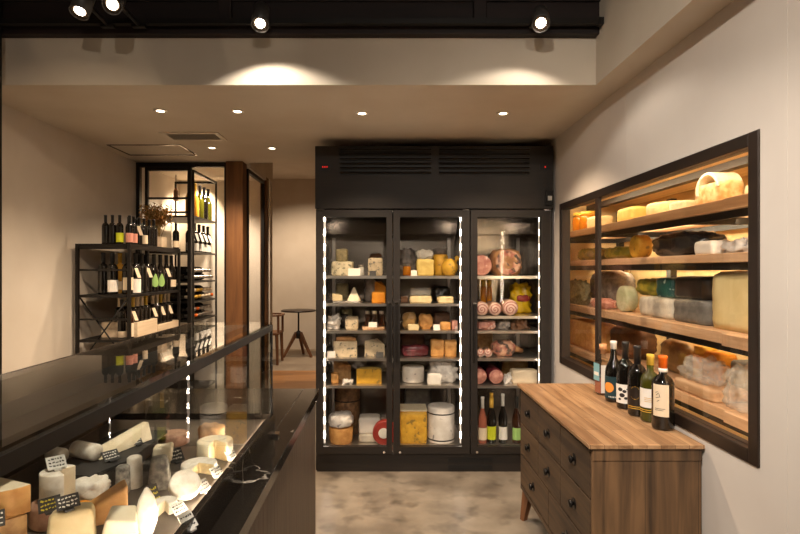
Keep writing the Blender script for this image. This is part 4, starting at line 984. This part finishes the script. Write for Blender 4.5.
for x, y, l, lab in tp:
    bottle('slim_bottle', lab + ' ' + SW, (x, y, 1.52), .19, .023, 'dark_glass', 'black_cap', None if l == 'T' else l, 'bord', (.06, .38), -1.0, 1.3, 'bottles on top of the wine rack', tagm='cream' if l == 'T' else None, seg=14)
M2 = 'on the middle shelf, left rack'
k = 0
for x, y, gm, cm, lm, lz, sh, tg, lab in [
    (-1.86, 3.52, 'dark_glass', 'black_cap', None, 0, 'bord', None, 'plain dark bottle at the braced end'), (-1.79, 3.50, 'dark_glass', 'black_cap', 'white', (.06, .34), 'bord', None, 'dark bottle with a white label at the braced end'),
    (-1.80, 3.62, 'gold_wine', 'gold_cap', 'cream', (.1, .3), 'bord', None, 'golden bottle behind the white-labelled one'),
    (-1.70, 3.52, 'dark_glass', 'black_cap', 'cream', (.1, .4), 'bord', None, 'dark bottle with a cream label by the front post'),
    (-1.695, 3.62, 'dark_glass', 'black_cap', 'white', (.02, .36), 'bord', 'cream', 'white-labelled bottle with cream tag by the front post'), (-1.695, 3.715, 'dark_glass', 'black_cap', None, 0, 'bord', None, 'plain dark bottle between two tagged ones'),
    (-1.695, 3.80, 'dark_glass', 'black_cap', None, 0, 'bord', 'cream', 'bottle with a cream tag left of the green labels'),
    (-1.695, 3.91, 'dark_glass', 'black_cap', 'G', 0, 'burg', None, 'bottle with a green pear-shaped label, left of two'), (-1.695, 4.02, 'dark_glass', 'black_cap', 'G', 0, 'burg', None, 'bottle with a green pear-shaped label, right of two'),
    (-1.695, 4.13, 'dark_glass', 'black_cap', None, 0, 'burg', 'cream', 'bottle with a cream tag right of the green labels'), (-1.695, 4.23, 'dark_glass', 'black_cap', 'cream', (.1, .3), 'burg', None, 'dark bottle at the glass end'),
    (-1.79, 3.74, 'dark_glass', 'steel', None, 0, 'bord', None, 'dark back-row bottle with a silver top, first'), (-1.79, 3.86, 'dark_glass', 'black_cap', None, 0, 'bord', None, 'dark back-row bottle, second'),
    (-1.79, 3.98, 'dark_glass', 'black_cap', None, 0, 'bord', None, 'dark back-row bottle, third'), (-1.79, 4.1, 'dark_glass', 'white_cap', None, 0, 'bord', None, 'dark back-row bottle with a white top, fourth')]:
    b = bottle('wine_bottle', lab + ' ' + M2, (x, y, 1.19), .275, .034, gm, cm, None if lm == 'G' else lm, sh, lz or (.1, .3), -.85, 1.2, 'bottles on the middle shelf of the wine rack', tagm=tg, seg=16)
    if lm == 'G':
        m = MB(); pts = [(.02 * math.cos(a) * (1 if math.sin(a) < 0 else 1 - .55 * math.sin(a)), .028 * math.sin(a) + (.022 * math.sin(a) if math.sin(a) > 0 else 0)) for a in [2 * PI * i / 20 for i in range(20)]]
        decal(m, .0345, -.85, .07, [(u * 1.3, v * 1.25) for u, v in pts]); m.build('pear_label', 'green_label', b)
M3 = 'of the left rack'
bottle('slim_bottle', 'tall slim dark bottle by the front post on the lower shelf ' + M3, (-1.74, 3.525, .90), .255, .026, 'dark_glass', 'black_cap', 'cream', 'bord', (.02, .18), -1, 1.2, seg=14)
bottle('slim_bottle', 'short brown cream-labelled bottle by the front post, lower shelf ' + M3, (-1.682, 3.52, .90), .2, .022, 'brown_glass', 'black_cap', 'cream', 'bord', (.05, .5), -1, 1.2, seg=14)
def crate(y0, y1, h, label):
    t = thing('wine_crate', label, 'crate', (-1.77, (y0 + y1) / 2, .9008)); a = (y1 - y0) / 2
    MB().box(-.12, .12, -a, a, 0, .01).build('bottom', 'crate', t)
    for q in ((.108, .12, -a, a), (-.12, -.108, -a, a), (-.108, .108, -a, -a + .012), (-.108, .108, a - .012, a)): MB().box(*q, .0102, h).build('side', 'crate', t)
crate(3.553, 3.862, .10, 'pale wooden crate of bottles on the lower shelf of the left wine rack')
crate(3.875, 4.26, .05, 'low pale wooden tray of bottles on the lower shelf, glass end of the left rack')
ys = [3.61, 3.69, 3.77, 3.825]
lower = [(y, 0) for y in (3.615, 3.682, 3.747, 3.812)] + [(y, 1) for y in (3.925, 3.995, 4.065, 4.135, 4.205)]
for i, (y, k) in enumerate(lower):
    where = 'in the pale crate' if k == 0 else 'in the low tray'
    n = i if k == 0 else i - 4
    for row, x in ((0, -1.71), (1, -1.80)):
        bottle('wine_bottle', 'dark pale-capped bottle %s, %s row, %s from the near end' % (where, 'front' if row == 0 else 'back', ORD[n]), (x, y, .912), .255, .032,
               'dark_glass', 'cream' if (i + row) % 3 else 'yellow_cap', None, 'bord', (.1, .3), -.85, 1.2, 'crated bottles on the lower shelf', tagm='cream' if (row == 0 and i in (0, 4, 6, 8)) else None, seg=14, caph=.3)
# dried plants at the far end of the rack top
t = thing('plant_box', 'wooden box of dried grasses and foliage on the far end of the rack top', 'plant', (-1.765, 4.12, 1.5208))
m = MB()
for q in ((-.06, .06, -.05, .05, 0, .008), (-.06, .06, -.05, -.042, .008, .085), (-.06, .06, .042, .05, .008, .085), (-.06, -.052, -.042, .042, .008, .085), (.052, .06, -.042, .042, .008, .085)): m.box(*q)
m.box(-.05, .05, -.041, .041, .0085, .06); m.build('box', 'crate', t)
random.seed(5); m = MB(); f = MB()
for k in range(120):
    a = random.uniform(0, 2 * PI); rr = random.uniform(.02, .15); h = random.uniform(.2, .34)
    p0 = Vector((random.uniform(-.03, .03), random.uniform(-.03, .03), .055)); p1 = Vector((rr * math.cos(a) * .8, rr * math.sin(a), h)); mid = p0.lerp(p1, .5) + Vector((0, 0, .04))
    m.bar(p0, mid, .0013, seg=5); m.bar(mid, p1, .0013, seg=5)
    for j in range(14):
        q = mid.lerp(p1, random.random()) + Vector([random.uniform(-.02, .02) for _ in range(3)])
        d = Vector([random.uniform(-1, 1) for _ in range(3)]).normalized(); e = d.cross(Vector((.3, .5, .8))).normalized(); l = random.uniform(.012, .032)
        f.add([q, q + d * l * .5 + e * l * .25, q + d * l, q + d * l * .5 - e * l * .25], [(0, 1, 2, 3)])
m.build('stem', 'grass', t); f.build('foliage', 'grass2', t)
for i, (x, y) in enumerate(((-1.69, 3.895), (-1.672, 4.262))):
    bottle('slim_bottle', 'dark bottle ' + ('before' if i == 0 else 'beyond') + ' the dried plants on the rack top', (x, y, 1.52), .2, .026, 'dark_glass', 'black_cap', 'cream' if i else None, 'bord', (.05, .3), -.9, 1.2, seg=14)

# ------------------------------------------------------------------ wine room behind the glass
BX0, BX1, BY0, BY1 = -2.0, -1.6, 4.46, 5.08
BK = thing('glass_room_rack', 'tall black bottle rack inside the glazed wine room', 'rack', (-1.8, 4.77, 0))
for x in (BX0, BX1 - .015):
    for y in (BY0, BY1 - .015): fp('post', 'black', MB().box(x, x + .015, y, y + .015, 0, 2.19), BK)
fp('top_frame', 'black', MB().box(BX0 + .02, BX1 - .02, BY1 - .02, BY1, 2.17, 2.19).box(BX1 - .02, BX1, BY0 + .02, BY1 - .02, 2.17, 2.19), BK)
for z in (1.807, 1.506, 1.255, 1.085, .925, .62, .3): fp('shelf', 'black', MB().box(BX0 + .021, BX1 - .021, BY0, BY1, z - .014, z).box(BX1 - .0205, BX1 - .004, BY0 + .0205, BY1 - .0205, z - .014, z), BK)
for i, (y, g, c) in enumerate(((4.53, 'gold_wine', 'gold_cap'), (4.65, 'gold_wine', 'yellow_cap'), (4.78, 'olive_glass', 'black_cap'), (4.89, 'dark_glass', 'black_cap'), (5.0, 'olive_glass', 'black_cap'))):
    bottle('wine_bottle', ['golden bottle nearest the glass', 'golden bottle second from the glass', 'green bottle third from the glass', 'dark bottle fourth from the glass', 'green bottle farthest from the glass'][i] + ' on the uppermost shelf of the wine room', (-1.66, y, 1.807), .3, .036, g, c, None, 'burg', group='bottles on the uppermost shelf of the wine room', seg=16)
for i in range(5):
    bottle('wine_bottle', 'dark bottle with white hanging tag in the wine room rack, %s from the glass' % ORD[i], (-1.66, 4.53 + i * .115, 1.506), .25, .034, 'dark_glass', 'black_cap', 'white', 'bord', (.04, .3), -.75, 1.2, 'tagged bottles in the wine room', tagm='white', seg=16)
for r, lay, z, cm in [(r, lay, z, cm) for r, (z, cm) in enumerate(((1.255, 'steel'), (1.085, 'cream'), (.925, 'steel'))) for lay in (0, 1)]:
    for i in range(7 - lay):
        cm2 = 'orange_cap' if (r, i) in ((1, 6), (2, 1)) else ('gold_cap' if (r, i) in ((1, 1), (1, 2)) else cm)
        Rm = Matrix.Rotation(PI / 2, 3, 'Y'); h, rr = .3, .036
        rr = .034; m = MB().lathe(bprof(h, rr, 'bord'), 16, (-h / 2, 0, rr), 'X', 0); m.lathe([(rr * .38, h * .72), (rr * .42, h * .99), (0, h)], 14, (-h / 2, 0, rr), 'X', 1)
        if r == 0 and i == 0: pass
        o = m.build('lying_bottle', ['dark_glass', cm2], loc=(-1.765, 4.51 + .083 * i + lay * .0415, z + .0008 + lay * .0565))
        tag(o, 'bottle lying in the %s row, %s layer, %s from the glass, wine room rack' % (('upper', 'middle', 'lower')[r], ('bottom', 'top')[lay], ORD[i]), 'wine bottle', 'bottles lying in the wine room rack')
for i in range(5):
    bottle('wine_bottle', 'bottle with a large white label low in the wine room rack, %s from the glass' % ORD[i], (-1.66, 4.53 + i * .115, .62), .25, .034, 'olive_glass', 'white_cap', 'white', 'bord', (.1, .5), -.75, 1.2, 'white-labelled bottles low in the wine room', tagm='cream' if i % 2 else None, seg=16)
t = thing('pendant_lamp', 'small brown pendant lamp on a cord in the wine room', 'lamp', (-1.93, 4.92, 1.99))
MB().lathe([(.012, .11), (.02, .09), (.024, 0), (.021, 0), (.018, .08), (0, .085)], 16).build('shade', 'leg_wood', t)
MB().bar((0, 0, .11), (0, 0, .24), .003).build('cord', 'black', t)

# ------------------------------------------------------------------ cheese cellar behind the right window
SU = thing('cellar_shelving', 'dark steel shelving frame in the cheese cellar behind the window', 'shelving', (1.6, 2.7, .6))
LEV = [(1.635, .045), (1.417, .036), (1.10, .048), (.79, .045)]
for y in (1.42, 2.42, 3.36, 4.1): fp('upright', 'black', MB().box(1.80, 1.84, y, y + .05, .6, 1.80), SU)
for z, th in LEV:
    m = MB().box(1.385, 1.405, 1.3, 4.12, z - th - .032, z - th - .001).box(1.778, 1.798, 1.3, 4.12, z - th - .032, z - th - .001)
    for y in (1.42, 2.42, 3.36, 4.1): m.box(1.405, 1.778, y + .01, y + .04, z - th - .032, z - th - .002)
    fp('rail', 'black', m, SU)
for y in (1.25, 4.125): fp('end_frame', 'black', MB().box(1.385, 1.798, y, y + .048, .6, 1.75), SU) if y < 1.3 else fp('end_frame', 'black', MB().box(1.385, 1.405, y, y + .03, .6, 1.75), SU)
LN = ['top', 'second', 'third', 'bottom']
for i, (z, th) in enumerate(LEV):
    cuts = [(1.31, 2.12), (2.13, 2.92), (2.93, 4.1)] if i != 2 else [(1.31, 2.10), (2.115, 3.0), (3.01, 4.1)]
    for j, (a, b) in enumerate(cuts):
        x0 = (1.345, 1.36, 1.37)[j] if i != 2 else (1.325, 1.36, 1.37)[j]
        o = MB().box(x0, 1.79, a, b, z - th, z).build('shelf_board', 'shelfwood', world=True, loc=(1.57, (a + b) / 2, z - th), bevel=.003)
        tag(o, 'thick wooden board, %s, on the %s level of the cheese cellar' % (('nearest to the camera', 'middle one', 'far one behind the mullion')[j], LN[i]), 'board', 'boards of the cheese cellar')
def ci(level, kind, x0, x1, yt, yb, mat, name, cat, label, X=1.42, d=.16, z=None, **k):
    z = (LEV[level][0] if z is None else z) + .0008
    Ya, Yb = X * F / (x1 - VX), X * F / (x0 - VX); S = ((x0 + x1) / 2 - VX) / X
    w = Yb - Ya; h = (yb - yt) / S; up = 1.80 if level == 0 else LEV[level - 1][0] - LEV[level - 1][1] - .036; h = min(h, up - z); c = (X + d / 2, (Ya + Yb) / 2, z); mats = mat if isinstance(mat, (list, tuple)) else [mat]
    if kind == 'block': o = lump(d, w, h, 9, .004, x0).build(name, mats, loc=c)
    elif kind == 'soft': o = lump(d, w, h, 3.2, .012, x0, 9).build(name, mats, loc=c)
    elif kind == 'bag': o = lump(d, w, h, 4, .03, x0, 9, taper=.15).build(name, mats, loc=c)
    elif kind == 'wheel': c = (X + w / 2, c[1], z); o = wheel(w / 2, h).build(name, mats, loc=c)
    elif kind == 'edge':                                                    # wheel on edge facing the window
        r = h / 2; o = wheel(r, d, .012, c=(-d / 2, 0, r), axis='X').build(name, mats, loc=c)
    elif kind == 'jar':
        r = w / 2; c = (X + r, c[1], z); o = thing(name, label, cat, c)
        MB().lathe([(0, 0), (r * .95, 0), (r, .006), (r, h * .7), (r * .85, h * .8), (0, h * .8)], 20).build('jar_body', mats, o)
        MB().lathe([(0, h * .8), (r * .9, h * .8), (r * .9, h), (0, h)], 20).build('lid', k.get('lid', 'gold_cap'), o)
    return tag(o, label, cat)
CE = ' of the cheese cellar'
o = ci(0, 'block', 694, 722, 184, 206, 'craggy', 'cracked_cheese', 'cheese', 'large cracked-open cheese with a thick white rind on the top level' + CE, X=1.42, d=.10)
c_ = o.location.copy(); me = o.data
r_ = .068
m = MB()
for i in range(17):
    pass
o.data = sector(r_, .15, PI * .5, PI * 1.5, 16).data if False else o.data
pr = []
for i in range(15):
    a = -.35 + (PI + .3) * i / 14; pr.append((math.cos(a) * .082, .068 + math.sin(a) * .075))
ins = [(q[0] * .82, .068 + (q[1] - .068) * .82) for q in pr]
m = MB(); n = len(pr); vs = [(-.056, a, b) for a, b in pr] + [(-.056, a, b) for a, b in ins] + [(.056, a, b) for a, b in pr] + [(.056, a, b) for a, b in ins]
fs = []
for i in range(n - 1): fs += [(i, i + 1, n + i + 1, n + i), (2 * n + i, 3 * n + i, 3 * n + i + 1, 2 * n + i + 1), (i, 2 * n + i, 2 * n + i + 1, i + 1), (n + i, n + i + 1, 3 * n + i + 1, 3 * n + i)]
fs += [(0, n, 3 * n, 2 * n), (n - 1, 3 * n - 1, 4 * n - 1, 2 * n - 1)]
m.add(vs, fs); m.build('rind', 'rind_white', o, bevel=.004)
ci(0, 'block', 668, 684, 198, 208, 'ivory', 'cheese_block', 'cheese', 'small white block left of the cracked wheel, top level' + CE, d=.1)
ci(0, 'wheel', 637, 662, 199, 213, 'creamy', 'cheese_round', 'cheese', 'cream wheel on the top level' + CE + ', left of the white block')
ci(0, 'block', 616, 632, 205, 219, 'pale_yellow', 'cheese_block', 'cheese', 'yellowish block just right of the mullion, top level' + CE, d=.12)
ci(0, 'wheel', 735, 765, 180, 193, 'ivory', 'cheese_round', 'cheese', 'pale wheel at the near end of the top level' + CE)
for i, (a, b) in enumerate(((570, 576), (576.5, 583.5))):
    ci(0, 'jar', a, b, 205, 224, 'amber', 'amber_jar', 'jar', ('left', 'right')[i] + ' amber jar at the far end of the top level' + CE)
ci(0, 'block', 586, 596, 212, 224, 'creamy', 'cheese_block', 'cheese', 'pale block left of the mullion, top level' + CE, d=.12)
ci(1, 'soft', 645, 692, 229, 253, 'blackwrap', 'black_bundle', 'wrapped cheese', 'long bundle in shiny black wrap on the second level' + CE, X=1.395, d=.2)
ci(1, 'block', 693.5, 712, 240, 253.5, 'white', 'white_box', 'box', 'white box before the black bundle, second level' + CE, X=1.375, d=.07)
ci(1, 'edge', 625, 643, 233, 256, 'yellow', 'yellow_cheese', 'cheese', 'yellow cheese on edge left of the black bundle, second level' + CE, X=1.42, d=.08)
ci(1, 'bag', 716, 752, 240, 253, 'whitewrap', 'wrapped_cheese', 'wrapped cheese', 'white-wrapped cheese at the near end of the second level' + CE, X=1.40, d=.13)
ci(1, 'soft', 736, 762, 232, 250, 'pale_yellow', 'yellow_cheese', 'cheese', 'yellow cheese behind the white-wrapped one, second level' + CE, X=1.56, d=.16)
ci(1, 'soft', 600, 622, 245, 257, 'leafy', 'leaf_wrapped_cheese', 'cheese', 'green-yellow leaf-wrapped cheese right of the mullion, second level' + CE)
ci(1, 'soft', 574, 594, 247, 259, 'leafy', 'leaf_wrapped_cheese', 'cheese', 'green-yellow leaf-wrapped cheese left of the mullion, second level' + CE)
ci(1, 'bag', 568, 583, 234, 259, 'whitewrap', 'wrapped_cheese', 'wrapped cheese', 'tall white-wrapped piece at the far end of the second level' + CE, X=1.62, d=.12)
ci(2, 'block', 709, 765, 263, 331, 'paleblock', 'cheese_slab', 'cheese', 'huge upright pale yellow slab, near end of the third level' + CE, X=1.41, d=.2)
ci(2, 'block', 671.5, 706, 302, 326, 'greybox', 'grey_crate', 'crate', 'dark grey crate under the black one, third level' + CE, X=1.42, d=.2)
LA = (302, 326)
zt = LEV[2][0] + 24 / ((688.7 - VX) / 1.42) + .002
ci(2, 'block', 672.5, 706, 279, 301.5, 'dark', 'black_crate', 'crate', 'black crate stacked on the dark grey one, third level' + CE, X=1.43, d=.2, z=zt)
ci(2, 'block', 637, 670, 301, 321, 'palebox', 'pale_crate', 'crate', 'pale grey crate left of the dark grey one, third level' + CE, X=1.42, d=.2)
zt = LEV[2][0] + 20 / ((653.5 - VX) / 1.42) + .002
ci(2, 'block', 655, 671, 281, 300.5, 'teal', 'teal_box', 'box', 'teal printed box on the pale crate, third level' + CE, X=1.44, d=.14, z=zt)
ci(2, 'soft', 632, 654, 284, 300.5, 'leafy', 'leaf_wrapped_cheese', 'cheese', 'yellow-green bundle on the pale crate, third level' + CE, X=1.45, d=.14, z=zt)
ci(2, 'edge', 612, 631, 290, 316, 'greenpale', 'pale_cheese', 'cheese', 'pale greenish wheel on edge, third level' + CE, X=1.41, d=.07)
ci(2, 'soft', 585, 611, 274, 310, 'greywrap', 'grey_lump', 'cheese', 'big grey rounded lump behind the mullion, third level' + CE, X=1.48, d=.2)  # plain rounded grey lump in the far bay
ci(2, 'bag', 566, 583, 285, 308, 'olive_ch', 'olive_bundle', 'wrapped cheese', 'olive bundle at the far end of the third level' + CE, X=1.385, d=.07)
ci(2, 'soft', 588, 606, 300, 310, 'pinkmeat', 'meat_slab', 'meat', 'low pink meat piece in front at the far end, third level' + CE, X=1.385, d=.08)
ci(3, 'soft', 655, 684, 333, 366, 'loaf', 'wrapped_loaf', 'cheese', 'large round brown loaf in clear wrap, bottom level' + CE, X=1.55, d=.2)
ci(3, 'block', 567, 594, 333, 360, 'tan_orange', 'orange_slab', 'cheese', 'orange-brown slab at the far end of the bottom level' + CE, X=1.40, d=.16)
ci(3, 'soft', 604, 630, 336, 366, 'brownpack', 'brown_cheese', 'cheese', 'dark brown rounded cheese behind the bottles, bottom level' + CE, X=1.5, d=.2)
ci(3, 'jar', 688, 701, 352, 386, 'yellow', 'yellow_jar', 'jar', 'yellow jar with a gold lid, bottom level' + CE, X=1.56)
ci(3, 'block', 702, 718, 352, 386, 'orange_ch', 'orange_block', 'cheese', 'orange block right of the yellow jar, bottom level' + CE, X=1.56, d=.1)
o = ci(3, 'block', 672, 712, 390, 402, 'shelfwood', 'board', 'board', 'loose wooden board under clear packets, bottom level' + CE, X=1.37, d=.17)
b3z = LEV[3][0] + 12 / ((692 - VX) / 1.37) + .001
ci(3, 'bag', 676, 706, 368, 391, ['film'], 'clear_packet', 'packet', 'left crumpled clear plastic packet on the loose board, bottom level' + CE, X=1.38, d=.12, z=b3z)
ci(3, 'bag', 719, 742, 372, 416, ['film'], 'clear_packet', 'packet', 'right tall clear plastic packet beside the loose board, bottom level' + CE, X=1.38, d=.13)
ci(3, 'soft', 690, 728, 412, 430, 'whitewrap', 'white_roll', 'cloth', 'white cloth roll low in front, at the foot of' + CE.replace(' of', ''), X=1.30, d=.03, z=.60)
ci(3, 'block', 729, 744, 340, 372, 'greybox', 'grey_packet', 'packet', 'grey upright packet at the near end of the bottom level' + CE, X=1.60, d=.1)

# ------------------------------------------------------------------ far room
t = thing('bistro_table', 'small round dark table on splayed wooden tripod legs in the far room', 'table', (px(298.5, 8.35), 8.35, 0))
MB().lathe([(0, .70), (.26, .70), (.27, .706), (.27, .72), (.264, .726), (0, .726)], 32).build('tabletop', 'table', t)
MB().bar((0, 0, .30), (0, 0, .70), .014).box(-.05, .05, -.05, .05, .69, .70).lathe([(0, .28), (.045, .28), (.055, .33), (.05, .37), (.02, .40), (0, .40)], 16).build('stem', 'black', t)
for a in (-2.6, -.5, 1.4): MB().sbar((.035 * math.cos(a), .035 * math.sin(a), .37), (.25 * math.cos(a), .25 * math.sin(a), 0), .045, .05, w2=.032, h2=.03).build('leg', 'leg_wood', t)
t = thing('wooden_chair', 'wooden chair with curved armrest left of the small round table', 'chair', (-1.70, 7.75, 0))
MB().box(-.21, .19, -.2, .2, .42, .455).build('seat', 'leg_wood', t, bevel=.01)
for sx in (-.18, .16):
    for sy in (-.17, .17): MB().sbar((sx, sy, .42), (sx * 1.08, sy * 1.08, 0), .036, .036, w2=.026, h2=.026).build('leg', 'leg_wood', t)
m = MB(); pts = [(-.2 + .0, -.2), (.16, -.2), (.2, -.12), (.21, 0), (.2, .12), (.16, .2), (-.2, .2)]
for p, q in zip(pts, pts[1:]): m.sbar((*p, .70), (*q, .70), .04, .022)
m.sbar((.18, -.16, .455), (.18, -.16, .70), .03, .03).sbar((.18, .16, .455), (.18, .16, .70), .03, .03); m.build('arm_rail', 'leg_wood', t)

# ------------------------------------------------------------------ lights
def spot(name, loc, aim, power, size, blend, col, rad=.03):
    l = bpy.data.lights.new(name, 'SPOT'); l.energy = power; l.spot_size = math.radians(size); l.spot_blend = blend; l.color = col; l.shadow_soft_size = rad
    o = bpy.data.objects.new(name, l); C.objects.link(o); o.location = loc
    o.rotation_euler = (Vector(aim) - Vector(loc)).to_track_quat('-Z', 'Y').to_euler(); return o
def area(name, loc, aim, power, sx, sy, col):
    l = bpy.data.lights.new(name, 'AREA'); l.shape = 'RECTANGLE'; l.size = sx; l.size_y = sy; l.energy = power; l.color = col
    o = bpy.data.objects.new(name, l); C.objects.link(o); o.location = loc
    o.rotation_euler = (Vector(aim) - Vector(loc)).to_track_quat('-Z', 'Y').to_euler(); return o
WARM = (1, .76, .53); NEUT = (1, .88, .75)
for i, (x, y) in enumerate(DL): spot('downlight_lamp', (x, y, HC - .012), (x, y, 0), 60, 120, .7, WARM, .025)
def tspot(x, y, Y, aim, p, sz, b, col=NEUT):
    P = Vector((px(x, Y), Y, pz(y, Y))); d = (Vector(aim) - P).normalized(); spot('track_lamp', P + d * .012, P + d, p, sz, b, col, .028)
tspot(79, 13, 2.26, (-1.5, 1.2, 0), 20, 70, .5)
tspot(112, 5, 2.2, (-.6, .3, .9), 20, 50, .5)
tspot(260, 25, 2.36, (-.47, 2.26, 1.0), 13, 136, .25)
tspot(541, 24, 2.34, (.5, 2.26, 1.0), 8, 134, .25)
# unseen track lamps added behind the camera for front fill
spot('track_lamp', (.1, .3, 2.72), (1.0, 2.2, .7), 150, 50, .8, NEUT, .04)
spot('track_lamp', (-.3, -.3, 2.72), (1.14, 1.6, 1.1), 190, 84, 1, NEUT, .04)
spot('track_lamp', (-.1, .2, 2.72), (.2, 2.7, .2), 70, 60, .8, NEUT, .04)
spot('track_lamp', (-.3, .9, 2.72), (-.62, 1.15, .85), 120, 50, .9, NEUT, .04)
spot('track_lamp', (.2, -1.6, 2.72), (-.3, 2.5, 2.3), 62, 70, 1, NEUT, .05)  # added to brighten the fascia
spot('track_lamp', (-.4, .8, 2.72), (-1.9, 3.0, 1.1), 90, 46, .9, WARM, .04)
# wine room, cheese cellar, far room
spot('wine_room_lamp', (-1.4, 4.75, HC - .02), (-1.75, 4.85, .8), 95, 120, .7, (1, .80, .60), .03)
spot('wine_room_lamp', (-1.75, 5.14, HC - .02), (-2.0, 5.1, 1.2), 60, 110, .7, (1, .76, .52), .03)
area('cellar_fill', (1.33, 2.7, 1.835), (1.85, 2.7, 1.6), 9, 2.6, .03, (1, .78, .5))  # added area light, hidden above the window opening, fills the cellar
for (z_, th_), e_ in zip(LEV, (9, 9, 5, 1.5)): area('cellar_shelf_fill', (1.60, 2.7, z_ - th_ - .018), (1.92, 2.7, z_ - th_ - .16), e_, .02, 2.7, (1, .82, .54)).rotation_euler = (0, -math.radians(75), 0)  # unseen one-sided strips added under the boards to brighten the back wall
area('cellar_fill', (1.30, 1.23, 1.25), (1.55, 3.2, 1.2), 14, .04, 1.1, (1, .78, .52))  # added upright area light, out of view at the near end, fills the shelves
spot('far_room_lamp', (-1.3, 7.6, 2.85), (-1.3, 8.6, .5), 190, 110, .8, WARM, .04)
spot('far_room_lamp', (-.9, 6.3, 2.85), (-.9, 6.9, 0), 130, 80, .8, NEUT, .04)
wd = bpy.data.worlds.new('world'); bpy.context.scene.world = wd; wd.use_nodes = True
wd.node_tree.nodes['Background'].inputs['Color'].default_value = (1, .8, .6, 1); wd.node_tree.nodes['Background'].inputs['Strength'].default_value = .004

# ------------------------------------------------------------------ camera
cam = bpy.data.cameras.new('camera'); co = bpy.data.objects.new('camera', cam); C.objects.link(co)
cam.sensor_width = 36; cam.lens = 36 * F / 800; cam.shift_x = (400 - VX) / 800; cam.shift_y = (VY - 267) / 800; cam.clip_start = .02
co.location = (0, 0, EYE); co.rotation_euler = (PI / 2, 0, 0)
sc_ = bpy.context.scene; sc_.camera = co
sc_.view_settings.view_transform = 'Standard'; sc_.view_settings.look = 'None'; sc_.view_settings.gamma = 1; sc_.view_settings.exposure = .12
sc_.cycles.transparent_max_bounces = 24; sc_.cycles.max_bounces = 10; sc_.cycles.sample_clamp_indirect = 6
